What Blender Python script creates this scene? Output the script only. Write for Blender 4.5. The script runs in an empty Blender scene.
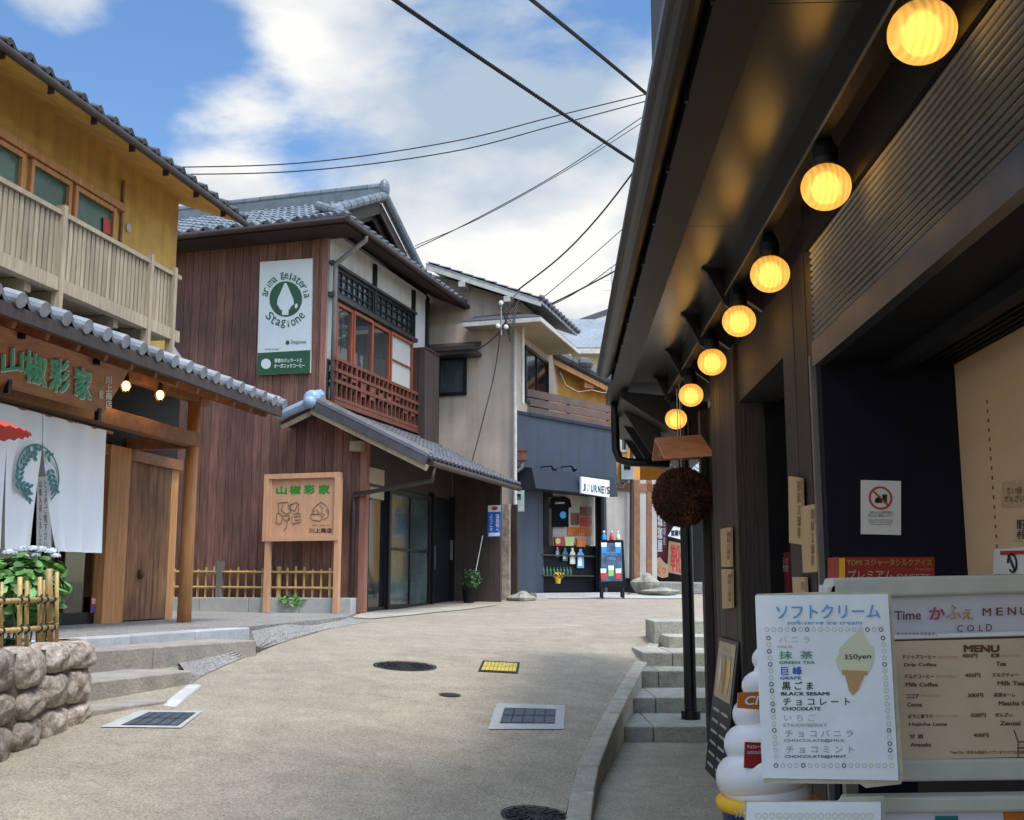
import bpy, bmesh, math, random
from mathutils import Vector, Matrix
random.seed(7)
R = math.radians
sc = bpy.context.scene
COL = sc.collection
TH = math.atan(175/1090); F0 = 1090.0
ct, st = math.cos(TH), math.sin(TH)
def V(x, y, z=0.0): return Vector((x, y, z))
def ray(px, py):
    u = (410-py)/F0
    return V((px-512)/F0, ct-u*st, st+u*ct)
def hit(px, py, P, N):
    d = ray(px, py); return d*(P.dot(N)/d.dot(N))
def on_z(px, py, z): return hit(px, py, V(0, 0, z), V(0, 0, 1))
def at_y(px, py, y): return hit(px, py, V(0, y, 0), V(0, 1, 0))
def lerp_tab(t, x):
    if x <= t[0][0]: return t[0][1]
    for (a, b), (c, d) in zip(t, t[1:]):
        if x <= c: return b+(d-b)*(x-a)/(c-a)
    return t[-1][1]
GP = [(-8, -2.0), (0, -1.69), (12, -.778), (15, -.61), (18.5, -.46), (22, -.335), (25, -.24), (32, -.1), (60, .2), (400, .2)]
BP = [(0, -.076), (8, -.076), (11, -.055), (14, -.025), (18, 0), (400, 0)]
def h(x, y): return lerp_tab(GP, y)+lerp_tab(BP, y)*max(-5, min(3, x))
def on_g(px, py):
    d = ray(px, py); t = 1.0
    while t < 60:
        p = d*t
        if p.z <= h(p.x, p.y): return p
        t += .01
    return d*25
class Fac:
    """vertical plane: s along it, n outwards, z up"""
    def __init__(s, ox, oy, dx, dy, nx, ny):
        l = math.hypot(dx, dy); s.o = V(ox, oy); s.d = V(dx/l, dy/l)
        l = math.hypot(nx, ny); s.n = V(nx/l, ny/l)
    def P(s, a, n, z): return s.o+s.d*a+s.n*n+V(0, 0, z)
    def p(s, px, py, n=0.0): return hit(px, py, s.o+s.n*n, s.n)
    def pick(s, px, py, n=0.0):
        q = s.p(px, py, n); return (q-s.o).dot(s.d), q.z
    def ps(s, px, py, n=0.0): return s.pick(px, py, n)[0]
    def pz(s, px, py, n=0.0): return s.pick(px, py, n)[1]
def LF(px, n=0.0): pass

# ---------------------------------------------------------------- materials
M = {}
def mat(name, col, rough=.7, metal=0.0, noise=(6, .18), stretch=(1, 1, 1), bump=(0, 0), tone=False, col2=None, speck=None, streak=0, cracks=False, spec=.5, trans=0, emit=None, coat=0):
    m = bpy.data.materials.new(name); m.use_nodes = True; M[name] = m
    nt = m.node_tree; N = nt.nodes; L = nt.links; b = N['Principled BSDF']
    b.inputs['Roughness'].default_value = rough; b.inputs['Metallic'].default_value = metal
    b.inputs['Specular IOR Level'].default_value = spec
    b.inputs['Transmission Weight'].default_value = trans
    b.inputs['Coat Weight'].default_value = coat
    tc = N.new('ShaderNodeTexCoord'); mp = N.new('ShaderNodeMapping'); L.new(tc.outputs['Object'], mp.inputs[0])
    mp.inputs['Scale'].default_value = stretch
    nz = N.new('ShaderNodeTexNoise'); nz.inputs['Scale'].default_value = noise[0]; nz.inputs['Detail'].default_value = 6
    nz.inputs['Roughness'].default_value = .62
    L.new(mp.outputs[0], nz.inputs['Vector'])
    rp = N.new('ShaderNodeMapRange'); rp.inputs[1].default_value = .3; rp.inputs[2].default_value = .7
    L.new(nz.outputs[0], rp.inputs[0])
    mx = N.new('ShaderNodeMix'); mx.data_type = 'RGBA'
    L.new(rp.outputs[0], mx.inputs[0])
    c1 = [c*(1-noise[1]) for c in col]; c2 = list(col2) if col2 else [min(1, c*(1+noise[1])) for c in col]
    mx.inputs[6].default_value = (*c1, 1); mx.inputs[7].default_value = (*c2, 1)
    out = mx.outputs[2]
    # slow blotches of age and dirt
    n2 = N.new('ShaderNodeTexNoise'); n2.inputs['Scale'].default_value = .9; n2.inputs['Detail'].default_value = 4
    L.new(tc.outputs['Object'], n2.inputs['Vector'])
    r2 = N.new('ShaderNodeMapRange'); r2.inputs[1].default_value = .3; r2.inputs[2].default_value = .7
    r2.inputs[3].default_value = 1-noise[1]*.7; r2.inputs[4].default_value = 1+noise[1]*.4
    L.new(n2.outputs[0], r2.inputs[0])
    m2 = N.new('ShaderNodeVectorMath'); m2.operation = 'SCALE'; L.new(out, m2.inputs[0]); L.new(r2.outputs[0], m2.inputs['Scale'])
    out = m2.outputs[0]
    if streak:   # rain streaks down a wall
        m5 = N.new('ShaderNodeMapping'); m5.inputs['Scale'].default_value = (7, 7, .35); L.new(tc.outputs['Object'], m5.inputs[0])
        n5 = N.new('ShaderNodeTexNoise'); n5.inputs['Scale'].default_value = 1.0; n5.inputs['Detail'].default_value = 5; L.new(m5.outputs[0], n5.inputs[0])
        r5 = N.new('ShaderNodeMapRange'); r5.inputs[1].default_value = .42; r5.inputs[2].default_value = .72; r5.inputs[3].default_value = 1.0; r5.inputs[4].default_value = 1-streak; L.new(n5.outputs[0], r5.inputs[0])
        s5 = N.new('ShaderNodeVectorMath'); s5.operation = 'SCALE'; L.new(out, s5.inputs[0]); L.new(r5.outputs[0], s5.inputs['Scale']); out = s5.outputs[0]
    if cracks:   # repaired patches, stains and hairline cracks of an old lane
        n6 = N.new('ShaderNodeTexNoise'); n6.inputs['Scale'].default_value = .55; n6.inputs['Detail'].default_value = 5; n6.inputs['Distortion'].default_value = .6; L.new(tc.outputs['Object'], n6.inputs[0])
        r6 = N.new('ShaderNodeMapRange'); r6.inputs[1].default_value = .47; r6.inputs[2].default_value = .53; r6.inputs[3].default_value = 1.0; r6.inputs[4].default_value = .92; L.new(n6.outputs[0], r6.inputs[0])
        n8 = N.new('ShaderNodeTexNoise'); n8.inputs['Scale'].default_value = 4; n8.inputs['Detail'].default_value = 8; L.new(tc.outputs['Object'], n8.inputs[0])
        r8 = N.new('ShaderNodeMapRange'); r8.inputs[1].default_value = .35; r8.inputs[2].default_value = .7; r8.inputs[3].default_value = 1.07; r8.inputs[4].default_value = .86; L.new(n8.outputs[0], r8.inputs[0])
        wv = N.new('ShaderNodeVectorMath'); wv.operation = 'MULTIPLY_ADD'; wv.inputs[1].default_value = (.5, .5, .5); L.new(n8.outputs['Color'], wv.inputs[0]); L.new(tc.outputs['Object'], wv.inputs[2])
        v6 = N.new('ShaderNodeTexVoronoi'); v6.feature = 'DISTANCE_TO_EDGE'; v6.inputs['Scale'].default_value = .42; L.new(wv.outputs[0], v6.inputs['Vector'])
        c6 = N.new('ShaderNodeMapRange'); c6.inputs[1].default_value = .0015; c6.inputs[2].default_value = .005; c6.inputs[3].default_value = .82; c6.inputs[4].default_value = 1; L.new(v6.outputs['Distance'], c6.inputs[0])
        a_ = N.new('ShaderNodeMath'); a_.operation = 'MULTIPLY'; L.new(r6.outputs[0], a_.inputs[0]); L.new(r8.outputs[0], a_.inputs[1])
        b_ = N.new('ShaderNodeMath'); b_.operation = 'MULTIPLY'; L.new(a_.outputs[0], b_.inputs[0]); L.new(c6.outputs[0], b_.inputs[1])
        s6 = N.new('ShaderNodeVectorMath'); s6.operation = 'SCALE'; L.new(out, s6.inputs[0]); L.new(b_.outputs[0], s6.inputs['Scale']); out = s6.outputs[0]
    if speck:
        sp = N.new('ShaderNodeTexVoronoi'); sp.inputs['Scale'].default_value = speck[0]; L.new(tc.outputs['Object'], sp.inputs['Vector'])
        rr = N.new('ShaderNodeMapRange'); L.new(sp.outputs['Color'], rr.inputs[0])
        rr.inputs[3].default_value = 1-speck[1]; rr.inputs[4].default_value = 1+speck[1]
        m4 = N.new('ShaderNodeVectorMath'); m4.operation = 'SCALE'; L.new(out, m4.inputs[0]); L.new(rr.outputs[0], m4.inputs['Scale']); out = m4.outputs[0]
    if tone:
        at = N.new('ShaderNodeAttribute'); at.attribute_name = 'tone'
        m3 = N.new('ShaderNodeVectorMath'); m3.operation = 'SCALE'; L.new(out, m3.inputs[0]); L.new(at.outputs['Fac'], m3.inputs['Scale']); out = m3.outputs[0]
    L.new(out, b.inputs['Base Color'])
    if bump[1]:
        bn = N.new('ShaderNodeTexNoise'); bn.inputs['Scale'].default_value = bump[0]; bn.inputs['Detail'].default_value = 5
        L.new(mp.outputs[0], bn.inputs['Vector'])
        bp = N.new('ShaderNodeBump'); bp.inputs['Strength'].default_value = bump[1]; bp.inputs['Distance'].default_value = .02
        L.new(bn.outputs[0], bp.inputs['Height']); L.new(bp.outputs[0], b.inputs['Normal'])
    if emit:
        b.inputs['Emission Color'].default_value = (*emit[0], 1); b.inputs['Emission Strength'].default_value = emit[1]
    return m
VG = (9, 9, .7)   # vertical grain
mat('yellow_plaster', (.62, .37, .09), .9, noise=(3, .14), bump=(60, .15), streak=.2)
mat('orange_plaster', (.62, .31, .06), .9, noise=(3, .12), bump=(60, .15), streak=.2)
mat('beige_stucco', (.5, .405, .31), .92, noise=(1.2, .14), bump=(50, .35), streak=.2)
mat('cream_stucco', (.62, .55, .4), .9, noise=(2, .08), bump=(50, .2))
mat('rough_concrete', (.33, .27, .2), .95, noise=(8, .35), bump=(14, .9))
mat('pale_wall', (.45, .41, .36), .9, noise=(2, .1), streak=.15)
mat('white_plaster', (.62, .6, .56), .85, noise=(3, .08), streak=.15)
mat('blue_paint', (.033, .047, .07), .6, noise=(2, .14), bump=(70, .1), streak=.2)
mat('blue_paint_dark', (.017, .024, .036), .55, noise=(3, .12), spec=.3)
mat('plank_red', (.175, .08, .054), .75, noise=(3, .45), stretch=VG, bump=(5, .5), tone=True)
mat('plank_dark', (.05, .034, .028), .7, noise=(3, .3), stretch=VG, bump=(6, .3), tone=True)
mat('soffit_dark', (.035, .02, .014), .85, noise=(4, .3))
mat('plank_grey', (.04, .03, .026), .6, noise=(3, .3), stretch=VG, bump=(6, .3), tone=True)
mat('wood_orange', (.52, .24, .085), .55, noise=(2.5, .28), stretch=VG, bump=(5, .2), tone=True)
mat('wood_red', (.27, .062, .022), .5, noise=(3, .3), stretch=VG, bump=(5, .2), tone=True)
mat('wood_pink', (.3, .125, .085), .7, noise=(2.5, .25), stretch=VG, tone=True)
mat('wood_maroon', (.15, .042, .022), .55, noise=(3, .3), stretch=VG, tone=True)
mat('slat_brown', (.115, .075, .06), .7, noise=(3, .2))
mat('shirt_black', (.008, .008, .009), .95, spec=.1)
mat('wood_brown', (.24, .105, .045), .65, noise=(2.5, .3), stretch=(3, 3, 3), bump=(9, .3), tone=True)
mat('wood_door', (.22, .1, .042), .7, noise=(2.4, .65), stretch=(8, 8, .8), bump=(6, .7), tone=True)
mat('wood_pale', (.36, .29, .19), .8, noise=(3, .25), stretch=VG, bump=(6, .4), tone=True)
mat('wood_sign', (.6, .33, .18), .6, noise=(2.5, .1), stretch=(6, 6, 1), tone=True)
mat('board_sign', (.36, .15, .05), .5, noise=(2.0, .35), stretch=(1.5, 1.5, 9), bump=(6, .2))
mat('cedar_light', (.6, .28, .15), .7, noise=(2, .25), stretch=(2, 6, 6), tone=True)
mat('bamboo', (.53, .35, .12), .45, noise=(3, .3), stretch=(3, 3, 2), bump=(10, .1), tone=True)
mat('bamboo_node', (.3, .2, .06), .6)
mat('cord_black', (.02, .018, .016), .8)
mat('post_grey', (.18, .16, .13), .85, noise=(4, .3), stretch=VG, tone=True)
mat('tile_grey', (.125, .15, .165), .42, noise=(5, .25), tone=True, bump=(30, .15))
mat('tile_dark', (.07, .072, .078), .5, noise=(5, .25), tone=True, bump=(30, .15))
mat('tile_light', (.27, .285, .3), .45, noise=(5, .3), tone=True, bump=(25, .25))
mat('tile_blue', (.25, .34, .44), .35, noise=(5, .12), tone=True)
mat('roof_far', (.2, .23, .24), .6, noise=(9, .3), tone=True)
mat('brown_metal', (.055, .04, .035), .42, .3, noise=(5, .2))
mat('grey_pipe', (.2, .18, .16), .45, .2, noise=(5, .2))
mat('cream_pipe', (.5, .47, .4), .6)
mat('black_metal', (.012, .013, .016), .38, .4, noise=(6, .2))
mat('gutter_dark', (.02, .022, .026), .38, .3, noise=(5, .2))
mat('fascia_dark', (.011, .011, .014), .5, .1, noise=(4, .25))
mat('soffit_metal', (.15, .155, .155), .25, .75, noise=(2, .15), bump=(3, .05))
mat('beam_dark', (.01, .0095, .011), .5, .2, noise=(4, .25))
mat('shutter_metal', (.17, .165, .15), .33, .85, noise=(4, .2))
mat('navy_wall', (.005, .006, .016), .6, noise=(4, .2), spec=.2)
mat('black_wall', (.007, .007, .009), .6, noise=(4, .2), spec=.2)
mat('beige_interior', (.62, .42, .24), .85, noise=(3, .06))
mat('dark_interior', (.014, .011, .009), .8)
mat('steel', (.5, .5, .5), .35, .9)
mat('white_sign', (.72, .74, .73), .5, noise=(4, .03))
mat('sheet_white', (.74, .8, .83), .22, noise=(5, .09), bump=(6, .25))
mat('sheet_edge', (.45, .44, .32), .35, noise=(20, .2))
mat('frame_plastic', (.47, .48, .41), .45, noise=(8, .1), bump=(20, .05))
mat('header_lilac', (.55, .55, .61), .4, noise=(3, .03))
mat('menu_tan', (.55, .44, .3), .3, noise=(4, .1), bump=(5, .2))
mat('menu_brown', (.07, .03, .025), .4)
mat('ink_black', (.015, .014, .015), .5, noise=(5, 0))
mat('ink_grey', (.25, .24, .24), .5, noise=(5, 0))
mat('ink_faint', (.42, .42, .4), .5, noise=(5, 0))
mat('ink_yellow', (.5, .5, .2), .5, noise=(5, 0))
mat('ink_green', (.05, .25, .14), .5, noise=(5, 0))
mat('ink_blue', (.03, .11, .45), .5, noise=(5, 0))
mat('ink_sky', (.12, .33, .6), .5, noise=(5, 0))
mat('ink_teal', (.015, .15, .15), .5, noise=(5, 0))
mat('ink_red', (.5, .04, .03), .5, noise=(5, 0))
mat('ink_pink', (.35, .05, .1), .5, noise=(5, 0))
mat('ink_gold', (.4, .25, .06), .5, noise=(5, 0))
mat('ink_brown', (.12, .05, .025), .5, noise=(5, 0))
mat('sign_green', (.02, .36, .18), .4, noise=(9, .3))
mat('board_green', (.04, .28, .03), .5, noise=(9, .2))
mat('banner_green', (.018, .085, .035), .5, noise=(4, .05))
mat('banner_white', (.66, .72, .69), .5, noise=(3, .04))
mat('cloth_white', (.8, .83, .84), .85, noise=(2, .04), bump=(150, .1))
mat('cone_cream', (.6, .62, .42), .5, noise=(5, .05))
mat('cone_wafer', (.45, .27, .12), .5, noise=(5, .1))
mat('soft_white', (.72, .74, .76), .3, noise=(3, .03), coat=.3)
mat('yellow_plastic', (.75, .42, .02), .35, noise=(3, .06))
mat('navy_plastic', (.012, .02, .1), .35)
mat('orange_label', (.5, .15, .02), .4, noise=(4, .1))
mat('red_box', (.28, .015, .012), .4, noise=(4, .1))
mat('red_paper', (.72, .07, .035), .6, noise=(5, .1), tone=True)
mat('maroon', (.13, .012, .018), .6)
mat('sign_blue', (.012, .12, .5), .4, noise=(4, .05))
mat('chalk_panel', (.045, .1, .2), .4, noise=(5, .6), col2=(.12, .2, .3))
mat('drink_blue', (.03, .3, .75), .3); mat('drink_red', (.65, .04, .04), .3); mat('drink_green', (.4, .6, .15), .3)
mat('pic_orange', (.65, .15, .02), .4, noise=(25, .6)); mat('pic_brown', (.16, .06, .03), .4, noise=(25, .5)); mat('pic_red', (.45, .03, .02), .4, noise=(25, .5))
mat('flower_yellow', (.75, .55, .03), .6)
mat('paper_old', (.5, .42, .28), .6, noise=(8, .15))
mat('plaque_wood', (.5, .35, .18), .6, noise=(3, .1), stretch=VG)
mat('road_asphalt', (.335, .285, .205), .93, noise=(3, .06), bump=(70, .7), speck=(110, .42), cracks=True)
mat('gravel', (.28, .265, .235), .95, noise=(30, .25), bump=(60, 1.0), speck=(55, .5))
mat('walk_concrete', (.34, .315, .225), .92, noise=(5, .15), bump=(70, .6), speck=(90, .3))
mat('step_stone', (.36, .35, .28), .9, noise=(7, .22), bump=(45, .5), tone=True, speck=(110, .22))
mat('kerb_stone', (.38, .35, .265), .9, noise=(8, .2), bump=(45, .5), tone=True, speck=(110, .2))
mat('porch_stone', (.37, .38, .38), .85, noise=(7, .15), bump=(40, .3), tone=True)
mat('ledge_stone', (.3, .27, .22), .88, noise=(6, .22), bump=(40, .4), tone=True)
mat('white_paint', (.5, .49, .45), .7, noise=(8, .15))
mat('wall_stone', (.36, .26, .17), .9, noise=(11, .5), col2=(.46, .4, .33), bump=(22, 1.0), tone=True, speck=(60, .3))
mat('mortar', (.13, .105, .08), .95, bump=(20, .9))
mat('soil', (.05, .035, .025), .95)
mat('iron', (.03, .032, .034), .55, .6, noise=(12, .3), bump=(60, .6))
mat('grate_blue', (.075, .1, .12), .5, .3, noise=(8, .3), bump=(90, .4))
mat('concrete_pale', (.4, .4, .36), .85, noise=(8, .12))
mat('road_yellow', (.5, .38, .06), .8, noise=(20, .3))
mat('cable', (.012, .012, .014), .6)
mat('leaf_green', (.11, .26, .05), .55, noise=(3, .3), tone=True)
mat('leaf_dark', (.045, .1, .03), .6, noise=(3, .3), tone=True)
mat('hydrangea_bloom', (.52, .57, .62), .7, noise=(4, .15), tone=True)
mat('sugi', (.085, .03, .016), .95, noise=(4, .3), tone=True)
mat('sugi_core', (.045, .018, .01), .95)
mat('rock', (.3, .29, .22), .92, noise=(6, .3), bump=(14, .8))
mat('cardboard', (.4, .26, .15), .8, noise=(4, .15))
mat('meter_grey', (.3, .34, .31), .5)
mat('curtain', (.42, .41, .36), .85, noise=(3, .1), stretch=(9, 9, .5))
mat('glass_green', (.06, .12, .08), .12, noise=(2, .3))
mat('glass_dark', (.012, .014, .016), .06, noise=(2, .3), spec=.8)
mat('glass_street', (.055, .075, .07), .1, noise=(1.5, .5), spec=.8)
mat('glass_sky', (.03, .035, .035), .04, noise=(1.2, .4), spec=1.0)
mat('bulb_warm', (.9, .5, .1), .4, emit=((1, .5, .12), 6))
mat('filament', (.9, .6, .2), .4, emit=((1, .7, .25), 1.05))
mat('cage_brass', (.1, .06, .02), .4, .8)
# globe lamps: amber glass over a bright bulb
def glowglass():
    m = bpy.data.materials.new('lamp_glass'); m.use_nodes = True; M['lamp_glass'] = m
    nt = m.node_tree; N = nt.nodes; L = nt.links; b = N['Principled BSDF']
    b.inputs['Base Color'].default_value = (.75, .4, .06, 1); b.inputs['Roughness'].default_value = .25
    b.inputs['Emission Color'].default_value = (1, .56, .13, 1)
    # the bulb filament sits low inside: the glass glows strongest round its height
    tc = N.new('ShaderNodeTexCoord'); gr = N.new('ShaderNodeVectorMath'); gr.operation = 'LENGTH'
    mp = N.new('ShaderNodeMapping'); mp.inputs['Location'].default_value = (0, 0, .02)
    L.new(tc.outputs['Object'], mp.inputs[0])
    wv = N.new('ShaderNodeTexWave'); wv.inputs['Scale'].default_value = 14; wv.inputs['Distortion'].default_value = 1.5; wv.bands_direction = 'X'
    L.new(tc.outputs['Object'], wv.inputs[0])
    sx = N.new('ShaderNodeSeparateXYZ'); L.new(mp.outputs[0], sx.inputs[0])
    ab = N.new('ShaderNodeMath'); ab.operation = 'ABSOLUTE'; L.new(sx.outputs[2], ab.inputs[0])
    mr = N.new('ShaderNodeMapRange'); mr.inputs[1].default_value = 0; mr.inputs[2].default_value = .1; mr.inputs[3].default_value = .52; mr.inputs[4].default_value = .26
    L.new(ab.outputs[0], mr.inputs[0])
    w2 = N.new('ShaderNodeMapRange'); w2.inputs[3].default_value = .75; w2.inputs[4].default_value = 1.25; L.new(wv.outputs['Fac'], w2.inputs[0])
    mu = N.new('ShaderNodeMath'); mu.operation = 'MULTIPLY'; L.new(mr.outputs[0], mu.inputs[0]); L.new(w2.outputs[0], mu.inputs[1])
    L.new(mu.outputs[0], b.inputs['Emission Strength'])
    tr = N.new('ShaderNodeBsdfRefraction'); tr.inputs['Roughness'].default_value = .5; tr.inputs['IOR'].default_value = 1.12; tr.inputs[0].default_value = (1, .8, .4, 1); ms = N.new('ShaderNodeMixShader'); ms.inputs[0].default_value = .33
    L.new(b.outputs[0], ms.inputs[1]); L.new(tr.outputs[0], ms.inputs[2]); L.new(ms.outputs[0], N['Material Output'].inputs[0])
    return m
glowglass()
def clearglass(name, tint, rough=.03, mixf=.25):
    m = bpy.data.materials.new(name); m.use_nodes = True; M[name] = m
    nt = m.node_tree; N = nt.nodes; L = nt.links; N.remove(N['Principled BSDF'])
    t = N.new('ShaderNodeBsdfTransparent'); t.inputs[0].default_value = (*tint, 1)
    g = N.new('ShaderNodeBsdfGlossy'); g.inputs['Roughness'].default_value = rough; g.inputs[0].default_value = (.9, .9, .9, 1)
    fr = N.new('ShaderNodeFresnel'); fr.inputs[0].default_value = 1.5
    mm = N.new('ShaderNodeMath'); mm.operation = 'MULTIPLY_ADD'; mm.inputs[1].default_value = 1.0; mm.inputs[2].default_value = mixf*.2; L.new(fr.outputs[0], mm.inputs[0])
    mx = N.new('ShaderNodeMixShader'); L.new(mm.outputs[0], mx.inputs[0]); L.new(t.outputs[0], mx.inputs[1]); L.new(g.outputs[0], mx.inputs[2])
    L.new(mx.outputs[0], N['Material Output'].inputs[0])
clearglass('shop_glass', (.8, .85, .82))

# ---------------------------------------------------------------- mesh builder
OFF = {}
SPLIT = {'jamb', 'balcony_bracket', 'black_post', 'door_post', 'door_handle', 'barge_board', 'rafter', 'leg', 'downpipe', 'post', 'paper_edge', 'rod', 'insulator', 'head_rail', 'door_recess'}
class MB:
    def __init__(s): s.v = []; s.f = []; s.t = []; s.tone = 1.0
    def add(s, pts, faces):
        k = len(s.v); s.v += [Vector(p) for p in pts]
        for f in faces: s.f.append([i+k for i in f]); s.t.append(s.tone)
        return s
    def quad(s, *p): return s.add(p, [list(range(len(p)))])
    def hexa(s, p):  # 4 bottom + 4 top
        return s.add(p, [(0, 3, 2, 1), (4, 5, 6, 7), (0, 1, 5, 4), (1, 2, 6, 5), (2, 3, 7, 6), (3, 0, 4, 7)])
    def box(s, F, s0, s1, n0, n1, z0, z1):
        return s.hexa([F.P(s0, n0, z0), F.P(s1, n0, z0), F.P(s1, n1, z0), F.P(s0, n1, z0), F.P(s0, n0, z1), F.P(s1, n0, z1), F.P(s1, n1, z1), F.P(s0, n1, z1)])
    def prism(s, pts, vec):
        n = len(pts); vec = Vector(vec)
        return s.add(list(pts)+[Vector(p)+vec for p in pts], [list(range(n))[::-1], [i+n for i in range(n)]]+[(i, (i+1) % n, (i+1) % n+n, i+n) for i in range(n)])
    def bar(s, a, b, w, hh, up=(0, 0, 1)):
        a = Vector(a); b = Vector(b); d = (b-a).normalized(); up = Vector(up)
        x = d.cross(up)
        if x.length < 1e-4: x = d.cross(V(1, 0))
        x.normalize(); y = x.cross(d).normalized(); x = x*w/2; y = y*hh/2
        return s.hexa([a-x-y, a+x-y, a+x+y, a-x+y, b-x-y, b+x-y, b+x+y, b-x+y])
    def tube(s, pts, r, seg=8, caps=True):
        pts = [Vector(p) for p in pts]; n = len(pts); rr = r if isinstance(r, (list, tuple)) else [r]*n
        ring = []; px = None
        for i, p in enumerate(pts):
            d = (pts[min(i+1, n-1)]-pts[max(i-1, 0)]).normalized()
            x = (px - d*px.dot(d)) if px else d.cross(V(0, 0, 1) if abs(d.z) < .9 else V(1, 0))
            x.normalize(); px = x; y = d.cross(x)
            ring += [p+(x*math.cos(2*math.pi*k/seg)+y*math.sin(2*math.pi*k/seg))*rr[i] for k in range(seg)]
        fs = [(i*seg+k, i*seg+(k+1) % seg, (i+1)*seg+(k+1) % seg, (i+1)*seg+k) for i in range(n-1) for k in range(seg)]
        if caps: fs += [list(range(seg))[::-1], [(n-1)*seg+k for k in range(seg)]]
        return s.add(ring, fs)
    def lathe(s, c, prof, seg=24, ax=None, fx=None):
        c = Vector(c); pts = []
        for (r, z) in prof:
            for k in range(seg):
                a = 2*math.pi*k/seg; rr = r*(fx(a) if fx else 1)
                pts.append(c+V(rr*math.cos(a), rr*math.sin(a), z))
        fs = [(i*seg+k, i*seg+(k+1) % seg, (i+1)*seg+(k+1) % seg, (i+1)*seg+k) for i in range(len(prof)-1) for k in range(seg)]
        fs += [list(range(seg))[::-1], [(len(prof)-1)*seg+k for k in range(seg)]]
        return s.add(pts, fs)
    def sphere(s, c, r, seg=16, rings=10, sq=(1, 1, 1)):
        c = Vector(c); pts = []
        for i in range(rings+1):
            t = math.pi*(i/rings*.98+.01)
            for k in range(seg):
                a = 2*math.pi*k/seg
                pts.append(c+V(r*sq[0]*math.sin(t)*math.cos(a), r*sq[1]*math.sin(t)*math.sin(a), r*sq[2]*math.cos(t)))
        fs = [(i*seg+k, i*seg+(k+1) % seg, (i+1)*seg+(k+1) % seg, (i+1)*seg+k) for i in range(rings) for k in range(seg)]
        fs += [list(range(seg)), [rings*seg+k for k in range(seg)]]
        return s.add(pts, fs)
    def build(s, name, m, parent=None, smooth=False, bevel=0, origin=None, recalc=True):
        if parent is not None and name in SPLIT:
            up = list(range(len(s.v)))
            def fd(i):
                while up[i] != i: up[i] = up[up[i]]; i = up[i]
                return i
            for f in s.f:
                for j in f[1:]: up[fd(j)] = fd(f[0])
            comp = {}
            for f, t in zip(s.f, s.t): comp.setdefault(fd(f[0]), []).append((f, t))
            if len(comp) > 1:
                o = None
                for fl in comp.values():
                    q = MB(); ids = {}
                    for f, t in fl:
                        for i in f:
                            if i not in ids: ids[i] = len(q.v); q.v.append(s.v[i])
                        q.f.append([ids[i] for i in f]); q.t.append(t)
                    o = q._build(name, m, parent, smooth, bevel, origin, recalc)
                return o
        return s._build(name, m, parent, smooth, bevel, origin, recalc)
    def _build(s, name, m, parent=None, smooth=False, bevel=0, origin=None, recalc=True):
        me = bpy.data.meshes.new(name)
        if parent is not None: off = OFF[parent.name]
        elif origin is not None: off = Vector(origin)
        else:
            n = max(1, len(s.v)); c = sum(s.v, Vector())/n; off = V(c.x, c.y, min(v.z for v in s.v))
        me.from_pydata([v-off for v in s.v], [], s.f)
        at = me.attributes.new('tone', 'FLOAT', 'FACE')
        if recalc:
            # keep face order: recalc through bmesh keeps the layers
            bm = bmesh.new(); bm.from_mesh(me)
            ly = bm.faces.layers.float.get('tone')
            bm.faces.ensure_lookup_table()
            for f, t in zip(bm.faces, s.t): f[ly] = t
            bmesh.ops.recalc_face_normals(bm, faces=bm.faces); bm.to_mesh(me); bm.free()
        else:
            at.data.foreach_set('value', s.t)
        me.materials.append(M[m])
        if smooth:
            for p in me.polygons: p.use_smooth = True
        o = bpy.data.objects.new(name, me); COL.objects.link(o)
        if parent is not None: o.parent = parent
        else: o.location = off
        OFF[o.name] = off
        if bevel:
            b = o.modifiers.new('b', 'BEVEL'); b.width = bevel; b.segments = 2; b.limit_method = 'ANGLE'
        return o
def tag(o, label, cat, group=None, kind=None):
    if label: o['label'] = label
    if cat: o['category'] = cat
    if group: o['group'] = group
    if kind: o['kind'] = kind
    return o
def thing(name, loc, label, cat, group=None):
    o = bpy.data.objects.new(name, None); COL.objects.link(o); o.location = loc; o.empty_display_size = .2
    OFF[o.name] = Vector(loc); return tag(o, label, cat, group)
def struct(o): o['kind'] = 'structure'; return o
def copy_tree(o, dloc=None, parent=None):
    c = o.copy(); COL.objects.link(c)
    if parent: c.parent = parent
    if dloc is not None: c.location = Vector(dloc)
    for ch in list(o.children): copy_tree(ch, None, c)
    return c
def textmesh(body, bold=0.0, lh=1.0, shear=0.0):
    c = bpy.data.curves.new('lettering', 'FONT'); c.body = body; c.size = 1; c.align_x = 'CENTER'; c.space_line = lh
    c.offset = bold; c.shear = shear; c.resolution_u = 3
    o = bpy.data.objects.new('lettering', c); COL.objects.link(o)
    dg = bpy.context.evaluated_depsgraph_get(); me = bpy.data.meshes.new_from_object(o.evaluated_get(dg))
    vs = [v.co.copy() for v in me.vertices]; fs = [list(p.vertices) for p in me.polygons]
    bpy.data.objects.remove(o); bpy.data.curves.remove(c); bpy.data.meshes.remove(me)
    return vs, fs
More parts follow.
